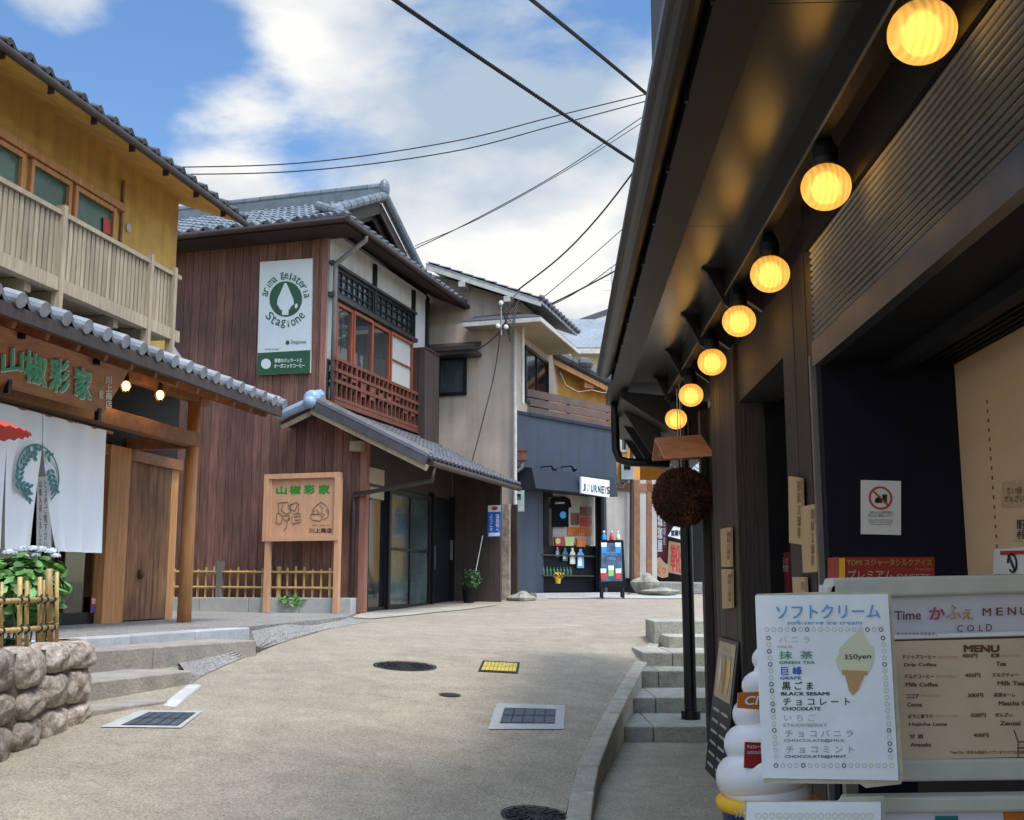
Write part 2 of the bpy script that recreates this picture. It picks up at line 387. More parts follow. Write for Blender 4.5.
def text4(mb, body, BL, BR, TL, bold=0.0, lh=1.0, shear=0.0, lift=0.0, squeeze=None):
    """lettering stretched so that its bounding box fills the parallelogram BL, BR, TL"""
    vs, fs = textmesh(body, 0, lh, shear)
    if not vs: return
    if bold:   # heavier strokes: the same glyphs set again a hair to each side
        b = min(bold, .12)*.8; base = list(vs); fb = list(fs); vs = []; fs = []
        for i, (dx, dy) in enumerate(((-b, -b), (b, -b), (-b, b), (b, b), (0, 0))):
            k = len(vs); vs += [Vector((v.x+dx, v.y+dy, i)) for v in base]; fs += [[j+k for j in f] for f in fb]
    x0 = min(v.x for v in vs); x1 = max(v.x for v in vs); y0 = min(v.y for v in vs); y1 = max(v.y for v in vs)
    BL = Vector(BL); R_ = Vector(BR)-BL; U = Vector(TL)-BL; N = R_.cross(U).normalized()*lift
    n1 = R_.cross(U).normalized()*min(.0004, U.length*.01)
    mb.add([BL+R_*((v.x-x0)/max(1e-6, x1-x0))+U*((v.y-y0)/max(1e-6, y1-y0))+N+n1*(v.z if bold else 0) for v in vs], fs)
def text_px(mb, fn, body, x0, y0, x1, y1, **k):
    """fn(px,py)->3D; box given by its pixel corners; y0/y1 may be (left,right) pairs"""
    a = y0 if isinstance(y0, tuple) else (y0, y0); b = y1 if isinstance(y1, tuple) else (y1, y1)
    text4(mb, body, fn(x0, b[0]), fn(x1, b[1]), fn(x0, a[0]), **k)
def mesh_text(name, m, parent, lst):
    mb = MB()
    for args, kw in lst: text_px(mb, *args, **kw)
    return mb.build(name, m, parent, recalc=False)
def planks(mb, F, s0, s1, n, z0, z1, w=.15, th=.02, var=.25, gap=.004):
    """vertical boards; z0/z1 numbers or functions of s"""
    s = min(s0, s1); e = max(s0, s1)
    while s < e-1e-4:
        t = min(s+w, e); mb.tone = 1+random.uniform(-var, var)
        a0, a1 = (z0(s), z0(t)) if callable(z0) else (z0, z0); b0, b1 = (z1(s), z1(t)) if callable(z1) else (z1, z1)
        nn = n+random.uniform(-.002, .002)
        mb.hexa([F.P(s+gap/2, n-th, a0), F.P(t-gap/2, n-th, a1), F.P(t-gap/2, nn, a1), F.P(s+gap/2, nn, a0),
                 F.P(s+gap/2, n-th, b0), F.P(t-gap/2, n-th, b1), F.P(t-gap/2, nn, b1), F.P(s+gap/2, nn, b0)])
        s = t
    mb.tone = 1.0
def frame_rect(mb, F, s0, s1, z0, z1, n0, n1, w):
    mb.box(F, s0, s1, n0, n1, z0, z0+w); mb.box(F, s0, s1, n0, n1, z1-w, z1)
    mb.box(F, s0, s0+w, n0, n1, z0+w, z1-w); mb.box(F, s1-w, s1, n0, n1, z0+w, z1-w)
def window(F, par, s0, s1, z0, z1, n, fm, pm, w=.05, nv=0, nh=0, d=.05, mw=.03, name='window'):
    s0, s1 = min(s0, s1), max(s0, s1)
    mb = MB(); frame_rect(mb, F, s0, s1, z0, z1, n-.02, n+d, w)
    for i in range(nv):
        c = s0+(s1-s0)*(i+1)/(nv+1); mb.box(F, c-mw/2, c+mw/2, n-.01, n+d*.8, z0+w, z1-w)
    for i in range(nh):
        c = z0+(z1-z0)*(i+1)/(nh+1); mb.box(F, s0+w, s1-w, n-.01, n+d*.7, c-mw/2, c+mw/2)
    o = mb.build(name, fm, par)
    p = MB(); p.box(F, s0+w, s1-w, n-.01, n+.008, z0+w, z1-w); p.build('pane', pm, o)
    return o
def tiles(mb, A, along, up, W, L, cw=.27, rh=.24, amp=.035, step=.022, sub=6, var=.18, caps=0, capr=.055, keep=None):
    """kawara field: A = eave corner, along = unit vector of the eave, up = unit vector up the slope"""
    nc = max(1, round(W/cw)); nr = max(1, round(L/rh)); cw = W/nc; rh = L/nr
    A = Vector(A); al = Vector(along).normalized(); up = Vector(up).normalized(); nn = al.cross(up).normalized()
    if nn.z < 0: nn = -nn
    def prof(t):
        t %= 1.0
        return (math.cos((t-.25)/.5*math.pi*1.0)*amp*1.3 if t < .5 else -math.sin((t-.5)/.5*math.pi)*amp*.55)
    for r in range(nr):
        for c in range(nc):
            if keep and not keep((c+.5)*cw, (r+.5)*rh): continue
            mb.tone = 1+random.uniform(-var, var); dv = random.uniform(-.006, .006)
            base = []
            for j in (0, 1):
                for i in range(sub+1):
                    x = (c+i/sub)*cw; y = (r+j)*rh
                    z = prof(i/sub)+(step if j == 0 else 0)+.02+(dv if j == 0 else 0)
                    base.append(A+al*x+up*(y-(0.012 if j == 0 else 0))+nn*z)
            for i in range(sub+1):   # front lip of the tile
                base.append(base[i]-nn*(step+.012))
            k = sub+1
            fs = [(i, i+1, i+1+k, i+k) for i in range(sub)]+[(i, i+1, i+1+2*k, i+2*k) for i in range(sub)]
            mb.add(base, fs)
    if caps:
        for c in range(nc+1):
            mb.tone = 1+random.uniform(-var, var)
            p = A+al*(c*cw)+nn*.045
            mb.tube([p-up*.05, p+up*caps], capr, 12)
    mb.tone = 1.0
def roll(mb, a, b, r, step=.3, th=.02):
    """ridge or verge covered with half-round tiles"""
    a = Vector(a); b = Vector(b); n = max(1, round((b-a).length/step)); d = (b-a)/n
    for i in range(n):
        mb.tone = 1+random.uniform(-.18, .18)
        mb.tube([a+d*i, a+d*(i+.9), a+d*(i+1.02)], [r, r, r*.86], 10)
    mb.tone = 1
def sheet(name, m, pts, dz, fn=None, cuts=4):
    """sheet lying on the ground, cut from an outline"""
    bm = bmesh.new(); vs = [bm.verts.new(V(p[0], p[1], 0)) for p in pts]; bm.faces.new(vs)
    bmesh.ops.triangulate(bm, faces=bm.faces); bmesh.ops.subdivide_edges(bm, edges=bm.edges, cuts=cuts, use_grid_fill=True)
    for v in bm.verts: v.co.z = (fn or h)(v.co.x, v.co.y)+dz
    mb = MB(); bm.verts.index_update()
    mb.add([v.co.copy() for v in bm.verts], [[v.index for v in f.verts] for f in bm.faces]); bm.free()
    for f in mb.f:
        a, b, c = [mb.v[i] for i in f[:3]]
        if (b-a).cross(c-a).z < 0: f.reverse()
    return mb.build(name, m, recalc=False)

# ================================================================ ground
KE = [on_g(*p) for p in [(564.5, 818), (576, 771), (594, 732), (613, 697), (627, 673), (641, 654), (660, 630)]]
KE = [(p.y, p.x) for p in KE]
KE = [(-6, .15), (3, .2)]+KE
def kx(y): return lerp_tab(KE, y)
YE = KE[-1][0]
mb = MB()
ys = [-6+.5*i for i in range(14)]+[1+.25*i for i in range(96)]+[25+1.5*i for i in range(24)]+[61, 80, 120, 200, 400]
xs = [-1, -.7, -.5, -.4, -.3]+[-.29+.01*i for i in range(30)]
for i in range(len(ys)-1):
    for j in range(len(xs)-1):
        q = []
        for (yy, xx) in ((ys[i], xs[j]), (ys[i], xs[j+1]), (ys[i+1], xs[j+1]), (ys[i+1], xs[j])):
            x = kx(yy)+xx*(40 if yy < 60 else 300); q.append(V(x, yy, h(x, yy)))
        mb.quad(*q)
    if ys[i] > YE+.3:
        w = 40 if ys[i] < 60 else 300
        for j in range(10):
            q = [V(kx(y)+x*w, y, h(kx(y)+x*w, y)) for (y, x) in ((ys[i], j/10), (ys[i], (j+1)/10), (ys[i+1], (j+1)/10), (ys[i+1], j/10))]
            mb.quad(*q)
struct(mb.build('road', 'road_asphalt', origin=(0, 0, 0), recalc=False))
mb = MB(); mb.quad(V(-300, -60, -2.6), V(300, -60, -2.6), V(300, 400, -2.6), V(-300, 400, -2.6)); struct(mb.build('ground', 'soil', recalc=False))
# kerb of separate stones
mb = MB(); y = 0.5
while y < YE:
    y2 = min(y+.62, YE); g = .008
    mb.tone = 1+random.uniform(-.14, .14)
    P = []
    for yy in (y+g, y2-g):
        zt = max(h(kx(yy), yy)+.012, -1.275)
        P.append((yy, zt))
    (a, za), (b, zb) = P; w = .14
    mb.hexa([V(kx(a), a, za-.5), V(kx(a)+w, a, za-.5), V(kx(b)+w, b, zb-.5), V(kx(b), b, zb-.5), V(kx(a), a, za), V(kx(a)+w, a, za), V(kx(b)+w, b, zb), V(kx(b), b, zb)])
    y = y2
struct(mb.build('kerb', 'kerb_stone', bevel=.012))
mb = MB(); W = []
for y in [-6, 0, 3, 5, 6, 7, 8, 9, 9.6]: W.append((kx(y)+.1, y))
for (a, b) in zip(W, W[1:]): mb.quad(V(a[0], a[1], -1.3), V(3.4, a[1], -1.3), V(3.4, b[1], -1.3), V(b[0], b[1], -1.3))
struct(mb.build('pavement', 'walk_concrete', recalc=False))
mb = MB()
ST = [(9.45, .87, -1.173), (10.45, 1.02, -1.035), (11.45, 1.18, -.868), (12.1, 1.42, -.725), (13.0, 1.83, -.595), (13.75, 1.75, -.44)]
zb = -1.4
for i, (y, x, z) in enumerate(ST):
    xx = x; cuts = [x, x+.32] if i < 4 else [x]
    while cuts[-1]+.9 < 3.2: cuts.append(cuts[-1]+.9)
    cuts.append(3.3)
    yb = 14.6 if i == 5 else ST[min(i+1, 5)][0]+.25
    for a, b in zip(cuts, cuts[1:]):
        mb.tone = 1+random.uniform(-.12, .12)
        mb.hexa([V(a+.003, y, zb-.02*i), V(b-.003, y, zb-.02*i), V(b-.003, yb, zb-.02*i), V(a+.003, yb, zb-.02*i), V(a+.003, y, z), V(b-.003, y, z), V(b-.003, yb, z), V(a+.003, yb, z)])
struct(mb.build('steps', 'step_stone', bevel=.012))
# left terraces
LV = (math.sin(R(11.66)), math.cos(R(11.66)))
Lx = -.2956*13.7
L = Fac(Lx, 13.7, LV[0], LV[1], LV[1], -LV[0])
G = V(-.1367/1.017*18.3, 18.3)
RH = Fac(G.x, G.y, .292, .956, .956, -.292)     # street face of the plank house
PL = Fac(G.x, G.y, -.956, .292, -.292, -.956)   # plank face of the plank house
ZP = -.46
def terrace(a, b, z, zlow, m, extra=None, seg=1.0):
    A = on_z(*a, z); B = on_z(*b, z); d = (B-A).normalized(); n = V(d.y, -d.x)
    A = A-d*5; mb = MB(); Ln = (B-A).length; k = round(Ln/seg)
    for i in range(k):
        p = A+d*(Ln*i/k+.003); q = A+d*(Ln*(i+1)/k-.003); mb.tone = 1+random.uniform(-.12, .12)
        mb.prism([V(v.x, v.y, zlow) for v in (p, q, q-n*.6, p-n*.6)], (0, 0, z-zlow))
    return mb, A, B
mb, A1, B1 = terrace((59, 640), (250, 627.5), ZP, -1.1, None)
struct(mb.build('porch_edge', 'porch_stone', bevel=.012))
mb, A2, B2 = terrace((102, 650.5), (257, 640), -.545, -1.2, None, seg=1.4)
struct(mb.build('step_upper', 'ledge_stone', bevel=.012))
mb, A3, B3 = terrace((100, 681), (192, 670.5), -.70, -1.25, None, seg=1.4)
struct(mb.build('step_middle', 'ledge_stone', bevel=.012))
mb, A4, B4 = terrace((100, 709), (168, 700), -.845, -1.3, None, seg=1.4)
struct(mb.build('step_lower', 'ledge_stone', bevel=.012))
Pa = A1; Pb = B1; nL = L.n
c1 = on_z(345, 617.5, ZP-.003); far = G+V(0, 0, 0)
pts = [Pa-nL*.25, Pb-nL*.25+V(0, 0, 0), Pb+V(-.02, .3, 0), c1, V(G.x-.1, G.y-.1), V(G.x-9, G.y+3.2), V(G.x-16, G.y-4), V(-12, 5)]
mb = MB(); mb.prism([V(p.x, p.y, ZP-.25) for p in pts], (0, 0, .254)); struct(mb.build('porch_gravel', 'gravel'))
_d = (B2-A2); FN = V(_d.y, -_d.x).normalized()
def fc(x, y): return hit(x, y, A2, FN)-FN*.02
up = [on_g(186, 683.5), on_z(184, 669.5, -.692), fc(180, 662.5), fc(222, 653.5), fc(257, 645.5), on_z(252, 631, -.478), on_z(300, 621.5, -.47), on_z(345, 616.5, -.468)]
lo = [on_g(*q) for q in ((190, 685), (200, 678), (207, 674), (233, 662.5), (264, 650), (288, 641), (325, 630), (370, 622))]
mb = MB()
for i in range(7):
    for k in range(4):
        def ip(u_, v_):
            a = up[i].lerp(up[i+1], u_); b = lo[i].lerp(lo[i+1], u_); b = V(b.x, b.y, h(b.x, b.y)+.006); return a.lerp(b, v_)
        mb.quad(ip(0, k/4), ip(0, (k+1)/4), ip(1, (k+1)/4), ip(1, k/4))
struct(mb.build('gravel_slope', 'gravel', recalc=False))
# pale painted kerb at the foot of the steps
mb = MB(); a = on_z(160, 706, -.875); b = on_z(172, 695, -.835); c = on_z(187, 684, -.79); w = V(.12, .0)
for p, q in ((a, b), (b, c)):
    mb.hexa([p-V(0, 0, .2), p+w-V(0, 0, .2), q+w-V(0, 0, .2), q-V(0, 0, .2), p, p+w, q+w, q])
struct(mb.build('kerb_painted', 'white_paint', bevel=.02))
# concrete threshold slabs before the doors
pt = [on_g(352, 618), on_g(365, 611.5), on_g(500, 605), on_g(470, 609.5), on_g(430, 613.5), on_g(390, 617.5), on_g(370, 619.5)]
struct(sheet('threshold', 'kerb_stone', pt, .012))
p = [on_g(x, y) for x, y in [(520, 598.5), (540, 595), (690, 595), (690, 599), (545, 598.8)]]
struct(sheet('gutter_slab', 'concrete_pale', p, .012))
# covers and gratings
def cover(px, py, rpx, label, m='iron', rings=True, flat=1.0, group=None):
    c = on_g(px, py); r = rpx/F0*c.y/ (ct) * .985
    t = thing('manhole_cover', c, label, 'manhole cover', group)
    def zz(x, y): return h(x, y)
    mb = MB(); n = 40
    def ring(r0, r1, z0):
        vs = []
        for k in range(n):
            a = 2*math.pi*k/n
            for rr in (r0, r1): x = c.x+rr*math.cos(a); y = c.y+rr*math.sin(a); vs.append(V(x, y, h(x, y)+z0))
        mb.add(vs, [(2*k, 2*k+1, (2*k+3) % (2*n), (2*k+2) % (2*n)) for k in range(n)])
    ring(.0001, r*.9, .006); mb.build('plate', m, t, recalc=False)
    mb = MB(); ring(r*.93, r, .009); mb.build('rim', 'iron', t, recalc=False)
    mb = MB()
    if rings:
        for q in (.2, .4, .6, .8): ring(r*q, r*(q+.05), .012)
        for k in range(16):
            a = k*math.pi/8; p = V(c.x+r*.3*math.cos(a), c.y+r*.3*math.sin(a)); q = V(c.x+r*.88*math.cos(a), c.y+r*.88*math.sin(a))
            p.z = h(p.x, p.y)+.01; q.z = h(q.x, q.y)+.01; mb.bar(p, q, .015, .006)
        mb.build('tread', 'iron', t, recalc=False)
cover(405, 666.5, 31, 'dark iron manhole cover in the middle of the road, left of the yellow grating')
cover(450, 695.5, 11, 'small dark round cover in the road between manhole and drain grating', rings=False)
cover(536, 817, 34, 'patterned manhole cover at the bottom of the picture beside the kerb')
def grate(corn, label, fr, bars, frm='concrete_pale', bm_='grate_blue', name='drain_grate', nb=4, cross=True, inner=None, dark='black_metal'):
    C = [on_g(*p) for p in corn]; c = sum(C, Vector())/4
    t = thing(name, c, label, 'drain grating')
    def q(u, v, dz):
        p = C[0].lerp(C[1], u).lerp(C[3].lerp(C[2], u), v); return V(p.x, p.y, h(p.x, p.y)+dz)
    def patch(mb, u0, u1, v0, v1, dz, n=4):
        for i in range(n):
            a = u0+(u1-u0)*i/n; b = u0+(u1-u0)*(i+1)/n
            mb.quad(q(a, v0, dz), q(b, v0, dz), q(b, v1, dz), q(a, v1, dz))
    (u0, u1, v0, v1) = inner
    mb = MB(); patch(mb, 0, 1, 0, v0, .007); patch(mb, 0, 1, v1, 1, .007); patch(mb, 0, u0, v0, v1, .007); patch(mb, u1, 1, v0, v1, .007); mb.build('surround', frm, t, recalc=False)
    mb = MB(); patch(mb, u0, u1, v0, v1, .004); mb.build('pit', dark, t, recalc=False)
    mb = MB(); k = nb; g = .12
    for i in range(k):
        a = u0+(u1-u0)*(i+g/2)/k; b = u0+(u1-u0)*(i+1-g/2)/k
        m_ = (v0+v1)/2
        if cross: patch(mb, a, b, v0+.02, m_-.012, .010, 1); patch(mb, a, b, m_+.012, v1-.02, .010, 1)
        else: patch(mb, a, b, v0+.02, v1-.02, .010, 1)
    mb.build('bars', bm_, t, recalc=False)
grate([(100, 728), (181, 729), (203, 712), (140, 711)], 'blue-grey drain grating in the road at the foot of the left steps', 0, 0, inner=(.2, .93, .1, .88), nb=5)
grate([(488, 730), (564, 730), (565, 706), (497, 704)], 'pale-framed blue-grey drain cover in the road near the right kerb', 0, 0, inner=(.13, .87, .2, .82), nb=5)
grate([(478, 672), (518, 674), (520, 663), (483, 661)], 'yellow painted hydrant cover with black stripes in the road', 0, 0, frm='iron', bm_='road_yellow', name='hydrant_cover', nb=9, cross=True, inner=(.06, .94, .1, .9))

# ================================================================ right building (café)
RD = (.0417, 1.0)
RB = Fac(1.2, 0, RD[0], RD[1], -1, .0417)
t = thing('cafe_building', RB.P(5, 0, -1.3), 'dark café building on the right with deep metal eave, shutter and brown plank walls', 'building')
CAFE = t
mb = MB(); planks(mb, RB, 7.28, 8.42, 0, -1.3, 1.62, .16, .2, .15); mb.build('wall', 'plank_grey', t)
mb = MB(); planks(mb, RB, 4.97, 5.67, 0, -1.3, 1.6, .14, .2, .15); mb.build('wall', 'plank_grey', t)
mb = MB(); mb.box(RB, 4.955, 4.985, -.02, .025, -1.3, 1.05); mb.build('shutter_rail', 'grey_pipe', t)
mb = MB(); mb.box(RB, 5.67, 7.28, -.5, -.4, -1.3, 1.6); mb.box(RB, 5.60, 5.67, -.5, -.2, -1.3, 1.6); mb.box(RB, 7.28, 7.34, -.5, -.2, -1.3, 1.6); mb.build('door_recess', 'black_wall', t)
window(RB, t, 5.75, 6.4, -1.2, 1.15, -.38, 'black_metal', 'glass_dark', .05, name='door')
window(RB, t, 6.42, 7.2, -1.2, 1.15, -.36, 'black_metal', 'glass_dark', .05, name='door')
mb = MB(); mb.box(RB, 5.68, 7.27, -.3, -.03, 1.22, 1.62); mb.build('lintel', 'plank_grey', t)
mb = MB(); mb.box(RB, 8.42, 9.35, -.4, -.1, -1.3, 1.5); mb.build('wall', 'black_wall', t)
mb = MB(); mb.box(RB, 9.35, 9.5, -.3, -.04, -1.3, 1.5); mb.box(RB, 8.9, 8.94, -.1, -.06, -1.3, 1.0); mb.build('post', 'plank_grey', t)
mb = MB(); mb.tube([RB.P(9.98, .03, -1.172), RB.P(9.98, .03, 1.5)], .055, 14); mb.tube([RB.P(9.98, .03, -1.172), RB.P(9.98, .03, -1.1)], .085, 14); mb.build('post', 'black_metal', t, smooth=False)
GS = [RB.ps(x, y, .155) for x, y in ((922, 32), (826, 187), (770, 274), (739, 321), (712, 362), (691, 395), (676, 419))]
GZ = [RB.pz(x, y, .155) for x, y in ((922, 32), (826, 187), (770, 274), (739, 321), (712, 362), (691, 395), (676, 419))]
# body of the house behind and above
mb = MB(); mb.box(RB, -1.3, 9.6, -7, -.62, -1.6, 5.2); mb.build('rear_wall', 'black_wall', t)
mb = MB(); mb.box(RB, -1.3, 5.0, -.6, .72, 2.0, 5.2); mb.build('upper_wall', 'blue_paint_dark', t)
mb = MB(); mb.box(RB, -1.3, 9.38, -.6, .80, 1.935, 1.99); mb.box(RB, 9.38, 11.5, -.6, .62, 1.935, 1.99); mb.build('roof_deck', 'fascia_dark', t)
mb = MB(); mb.tube([RB.P(-1.2, .78, 1.86), RB.P(9.4, .78, 1.86)], .068, 20)
for k in range(14): 
    s_ = .3+k*.7; mb.box(RB, s_, s_+.02, .70, .715, 1.78, 1.93)
mb.build('gutter', 'gutter_dark', t, smooth=False)
mb = MB(); mb.box(RB, -1.2, 10.9, .53, .70, 1.80, 1.9); mb.build('fascia', 'fascia_dark', t)
mb = MB()
for k in range(5): mb.box(RB, -1.2+2.24*k, -1.2+2.24*k+2.235, .2, .53, 1.86+.01, 1.9)
mb.build('soffit', 'soffit_metal', t)
mb = MB(); mb.box(RB, -1.2, 9.95, .145, .2, 1.7, 1.93); mb.build('beam', 'beam_dark', t)
mb = MB(); mb.box(RB, -1.2, 9.95, .195, .203, 1.695, 1.703); mb.build('beam_trim', 'grey_pipe', t)
mb = MB(); mb.box(RB, -1.2, 9.95, -.3, .145, 1.76, 1.8); mb.box(RB, -1.2, 4.9, .0, .05, 1.53, 1.76); mb.box(RB, 4.9, 9.5, -.3, -.02, 1.6, 1.76); mb.build('lamp_recess', 'beam_dark', t)
for k in range(3, 7):
    s_ = GS[k]+.2; mb = MB()
    mb.hexa([RB.P(s_, .33, 1.86), RB.P(s_+.05, .33, 1.86), RB.P(s_+.05, -.02, 1.60), RB.P(s_, -.02, 1.60), RB.P(s_, .33, 1.9), RB.P(s_+.05, .33, 1.9), RB.P(s_+.05, -.02, 1.9), RB.P(s_, -.02, 1.9)])
    mb.prism([RB.P(s_, .31, 1.86), RB.P(s_, .20, 1.64), RB.P(s_, .14, 1.60), RB.P(s_, .14, 1.86)], RB.d*.05)
    mb.build('bracket', 'fascia_dark', t)
# the lower eave further up the steps
mb = MB(); mb.hexa([RB.P(9.98, .60, 1.72), RB.P(11.7, .60, 1.60), RB.P(11.7, -.2, 1.2), RB.P(9.98, -.2, 1.2), RB.P(9.98, .60, 1.78), RB.P(11.7, .60, 1.68), RB.P(11.7, -.2, 1.7), RB.P(9.98, -.2, 1.7)])
mb.build('lower_eave', 'fascia_dark', t)
for s_ in (10.4, 11.0, 11.6):
    mb = MB(); mb.prism([RB.P(s_, .55, 1.66), RB.P(s_, .30, 1.25), RB.P(s_, .2, 1.25), RB.P(s_, .2, 1.6)], RB.d*.05); mb.build('bracket', 'fascia_dark', t)
mb = MB(); q0 = RB.p(621, 405, .62)
mb.tube([RB.P(10.7, .62, 1.82), RB.P(10.75, .62, 1.62), RB.P(10.75, .615, 1.33), RB.P(10.74, .58, 1.23), RB.P(10.72, .50, 1.2), RB.P(10.6, .1, 1.17)], .042, 12)
mb.build('downpipe', 'black_metal', t, smooth=True)
# shutter of curved slats
mb = MB(); z = 1.10; n_ = 0
while z < 1.53:
    hh = .027; pr = []
    for i in range(7):
        a = i/6; pr.append((.02+.015*math.sin(a*math.pi), z+hh*a))
    mb.tone = 1
    for (a, b) in zip(pr, pr[1:]): mb.quad(RB.P(-1.2, a[0], a[1]), RB.P(4.84, a[0], a[1]), RB.P(4.84, b[0], b[1]), RB.P(-1.2, b[0], b[1]))
    mb.quad(RB.P(-1.2, .02, z+hh), RB.P(4.9, .02, z+hh), RB.P(4.9, .008, z+hh+.002), RB.P(-1.2, .008, z+hh+.002)); z += hh+.002
mb.build('shutter', 'shutter_metal', t, recalc=False)
mb = MB(); mb.box(RB, -1.2, 4.9, -.02, .028, .985, 1.10); mb.build('shutter_bottom_bar', 'shutter_metal', t)
# serving bay behind the shutter
mb = MB(); mb.box(RB, 4.87, 4.95, -.60, -.0, -1.3, 1.0); mb.build('bay_side_wall', 'navy_wall', t)
mb = MB(); mb.box(RB, -1.2, 4.87, -.60, -.02, .99, 1.04)
for k in range(5): mb.box(RB, -1.2, 4.87, -.56+.035*k, -.545+.035*k, .972, .99)
mb.box(RB, -1.2, 4.87, -.34, -.28, .93, .99)
mb.build('bay_ceiling', 'black_wall', t)
mb = MB(); mb.box(RB, -1.2, 4.87, -.615, -.60, -1.3, .985); mb.build('bay_back_wall', 'beige_interior', t)
mb = MB(); sx = RB.ps(992, 470, -.6)
for k in range(40): mb.box(RB, sx-.004, sx+.004, -.601, -.597, .75-.04*k, .765-.04*k)
mb.build('shelf_rail', 'ink_brown', t)
# lamps
def globe():
    c = RB.P(2.92, .12, 1.55)
    t = thing('globe_lamp', c, 'x', 'lamp', 'amber globe lamps under the café eave')
    mb = MB(); r = .094; seg = 112
    prof = [(max(.0005, r*math.sin(math.pi*i/20)), -r*.96*math.cos(math.pi*i/20)) for i in range(21)]
    mb.lathe(c, prof, seg, fx=lambda a: 1+.014*math.cos(a*28)); mb.build('shade', 'lamp_glass', t, smooth=True)
    mb = MB(); mb.lathe(c, [(.015, -.058), (.036, -.048), (.05, -.022), (.05, .004), (.04, .03), (.02, .05)], 16); mb.build('light_bulb', 'filament', t, smooth=True)
    mb = MB(); mb.lathe(c, [(.04, .08), (.046, .086), (.05, .11), (.05, .15), (.03, .2), (.02, .215)], 20); mb.build('cap', 'black_metal', t)
    return t
g = globe()
words = ['largest amber globe lamp, nearest, at the top edge of the picture', 'second amber globe lamp from the top right, large', 'third amber globe lamp from the top, above the brown plank pillar',
         'fourth amber globe lamp, middle of the row under the eave', 'fifth amber globe lamp, third from the far end of the row', 'sixth amber globe lamp, second from the far end of the row', 'smallest amber globe lamp, at the far end just over the small wooden roof']
for k in range(7):
    o = g if k == 0 else copy_tree(g)
    o.location = RB.P(GS[k], .155, GZ[k])
    o['label'] = words[k]
    l = bpy.data.lights.new('lamp_light', 'POINT'); l.energy = .14; l.color = (1, .62, .22); l.shadow_soft_size = .09
    lo_ = bpy.data.objects.new('lamp_light', l); COL.objects.link(lo_); lo_.parent = o; lo_.location = (-.0, 0, -.13)
# cedar ball under its little roof
c = at_y(682, 497, 9.0); r = 30/F0*9.0/1.0
t = thing('cedar_ball', c-V(0, 0, r), 'round brown cedar-needle ball hanging beside the steps', 'sake ball')
mb = MB(); mb.sphere(c, r*.93, 24, 16); mb.build('core', 'sugi_core', t)
mb = MB()
for i in range(5200):
    z = 1-2*(i+.5)/5200; a = i*2.39996; rr = math.sqrt(1-z*z); d = V(rr*math.cos(a), rr*math.sin(a), z)
    j = V(random.gauss(0, 1), random.gauss(0, 1), random.gauss(0, 1)); d2 = (d+j*.35).normalized(); x = d.cross(j).normalized()*.007
    p = c+d*r*.91; e = p+d2*random.uniform(.018, .034); mb.tone = random.uniform(.5, 2.0)*(1+.45*math.sin(d.x*5+1)*math.sin(d.z*4+d.y*3))
    mb.quad(p-x, p+x, e+x*.3, e-x*.3)
mb.build('needles', 'sugi', t, recalc=False)
mb = MB(); mb.tube([c+V(0, 0, r*.9), c+V(0, 0, .95)], .0035, 6); mb.build('cord', 'steel', t)
Yr = 8.95
t = thing('little_roof', at_y(682, 460, Yr), 'small reddish wooden gable roof hung over the cedar ball', 'hanging roof')
a = at_y(655, 440, Yr-.02); b = at_y(701, 437, Yr-.02); f1 = at_y(664, 459, Yr-.22); f2 = at_y(714, 456, Yr-.22); k1 = at_y(652, 461, Yr+.2); k2 = at_y(703, 459, Yr+.2)
mb = MB(); mb.prism([a, b, f2, f1], (0, 0, .02)); mb.prism([a, b, k2, k1], (0, 0, .02)); mb.build('boards', 'cedar_light', t)
mb = MB(); mb.bar(a+V(.03, 0, -.12), b+V(.0, 0, -.12), .03, .03); mb.build('crossbar', 'cedar_light', t)
mb = MB(); mb.tube([(a+b)/2, (a+b)/2+V(0, 0, .42)], .004, 6); mb.build('chain', 'steel', t)
# signs on the café
def flat(F, pts, n, th=.012):
    q = [F.p(x, y, n) for x, y in pts]; return q
def slab(name, m, F, pts, n, par=None, th=.012, **k):
    mb = MB(); q = [F.p(x, y, n) for x, y in pts]; mb.prism(q, -F.n*th if n else F.n*th); return mb.build(name, m, par, **k)
def board(name, m, fn, pts, nvec, th, par=None, **k):
    mb = MB(); mb.prism([fn(*p) for p in pts], Vector(nvec)*-th); return mb.build(name, m, par, **k)
JW = Fac(RB.P(4.87, 0, 0).x, RB.P(4.87, 0, 0).y, 1, -.0417, -.0417, -1)
def jf(x, y): return JW.p(x, y, .006)
t = thing('notice', jf(880, 535), 'white no-eating notice with red circle on the dark bay wall', 'sign')
board('sheet', 'white_sign', jf, [(861, 534), (901, 535), (901, 481), (861, 480)], JW.n, .006, t)
mb = MB(); c = JW.p(880.5, 498, .008); r1 = .052; r0 = .043
vs = []
for k in range(40):
    a = 2*math.pi*k/40
    for rr in (r0, r1): vs.append(c+JW.d*(rr*math.cos(a))+V(0, 0, rr*math.sin(a)))
mb.add(vs, [(2*k, 2*k+1, (2*k+3) % 80, (2*k+2) % 80) for k in range(40)])
mb.bar(c+JW.d*-.034+V(0, 0, .034), c+JW.d*.034+V(0, 0, -.034), .003, .008, JW.d); mb.build('ban_circle', 'ink_red', t, recalc=False)
mb = MB(); mb.prism([c+JW.d*x+V(0, 0, z)+JW.n*.0 for x, z in ((-.025, -.022), (.005, -.022), (.005, -.004), (-.01, .006), (-.025, -.004))], JW.n*.001)
mb.prism([c+JW.d*x+V(0, 0, z) for x, z in ((.01, -.022), (.026, -.022), (.03, .016), (.008, .016))], JW.n*.001)
def jf2(x, y): return JW.p(x, y, .009)
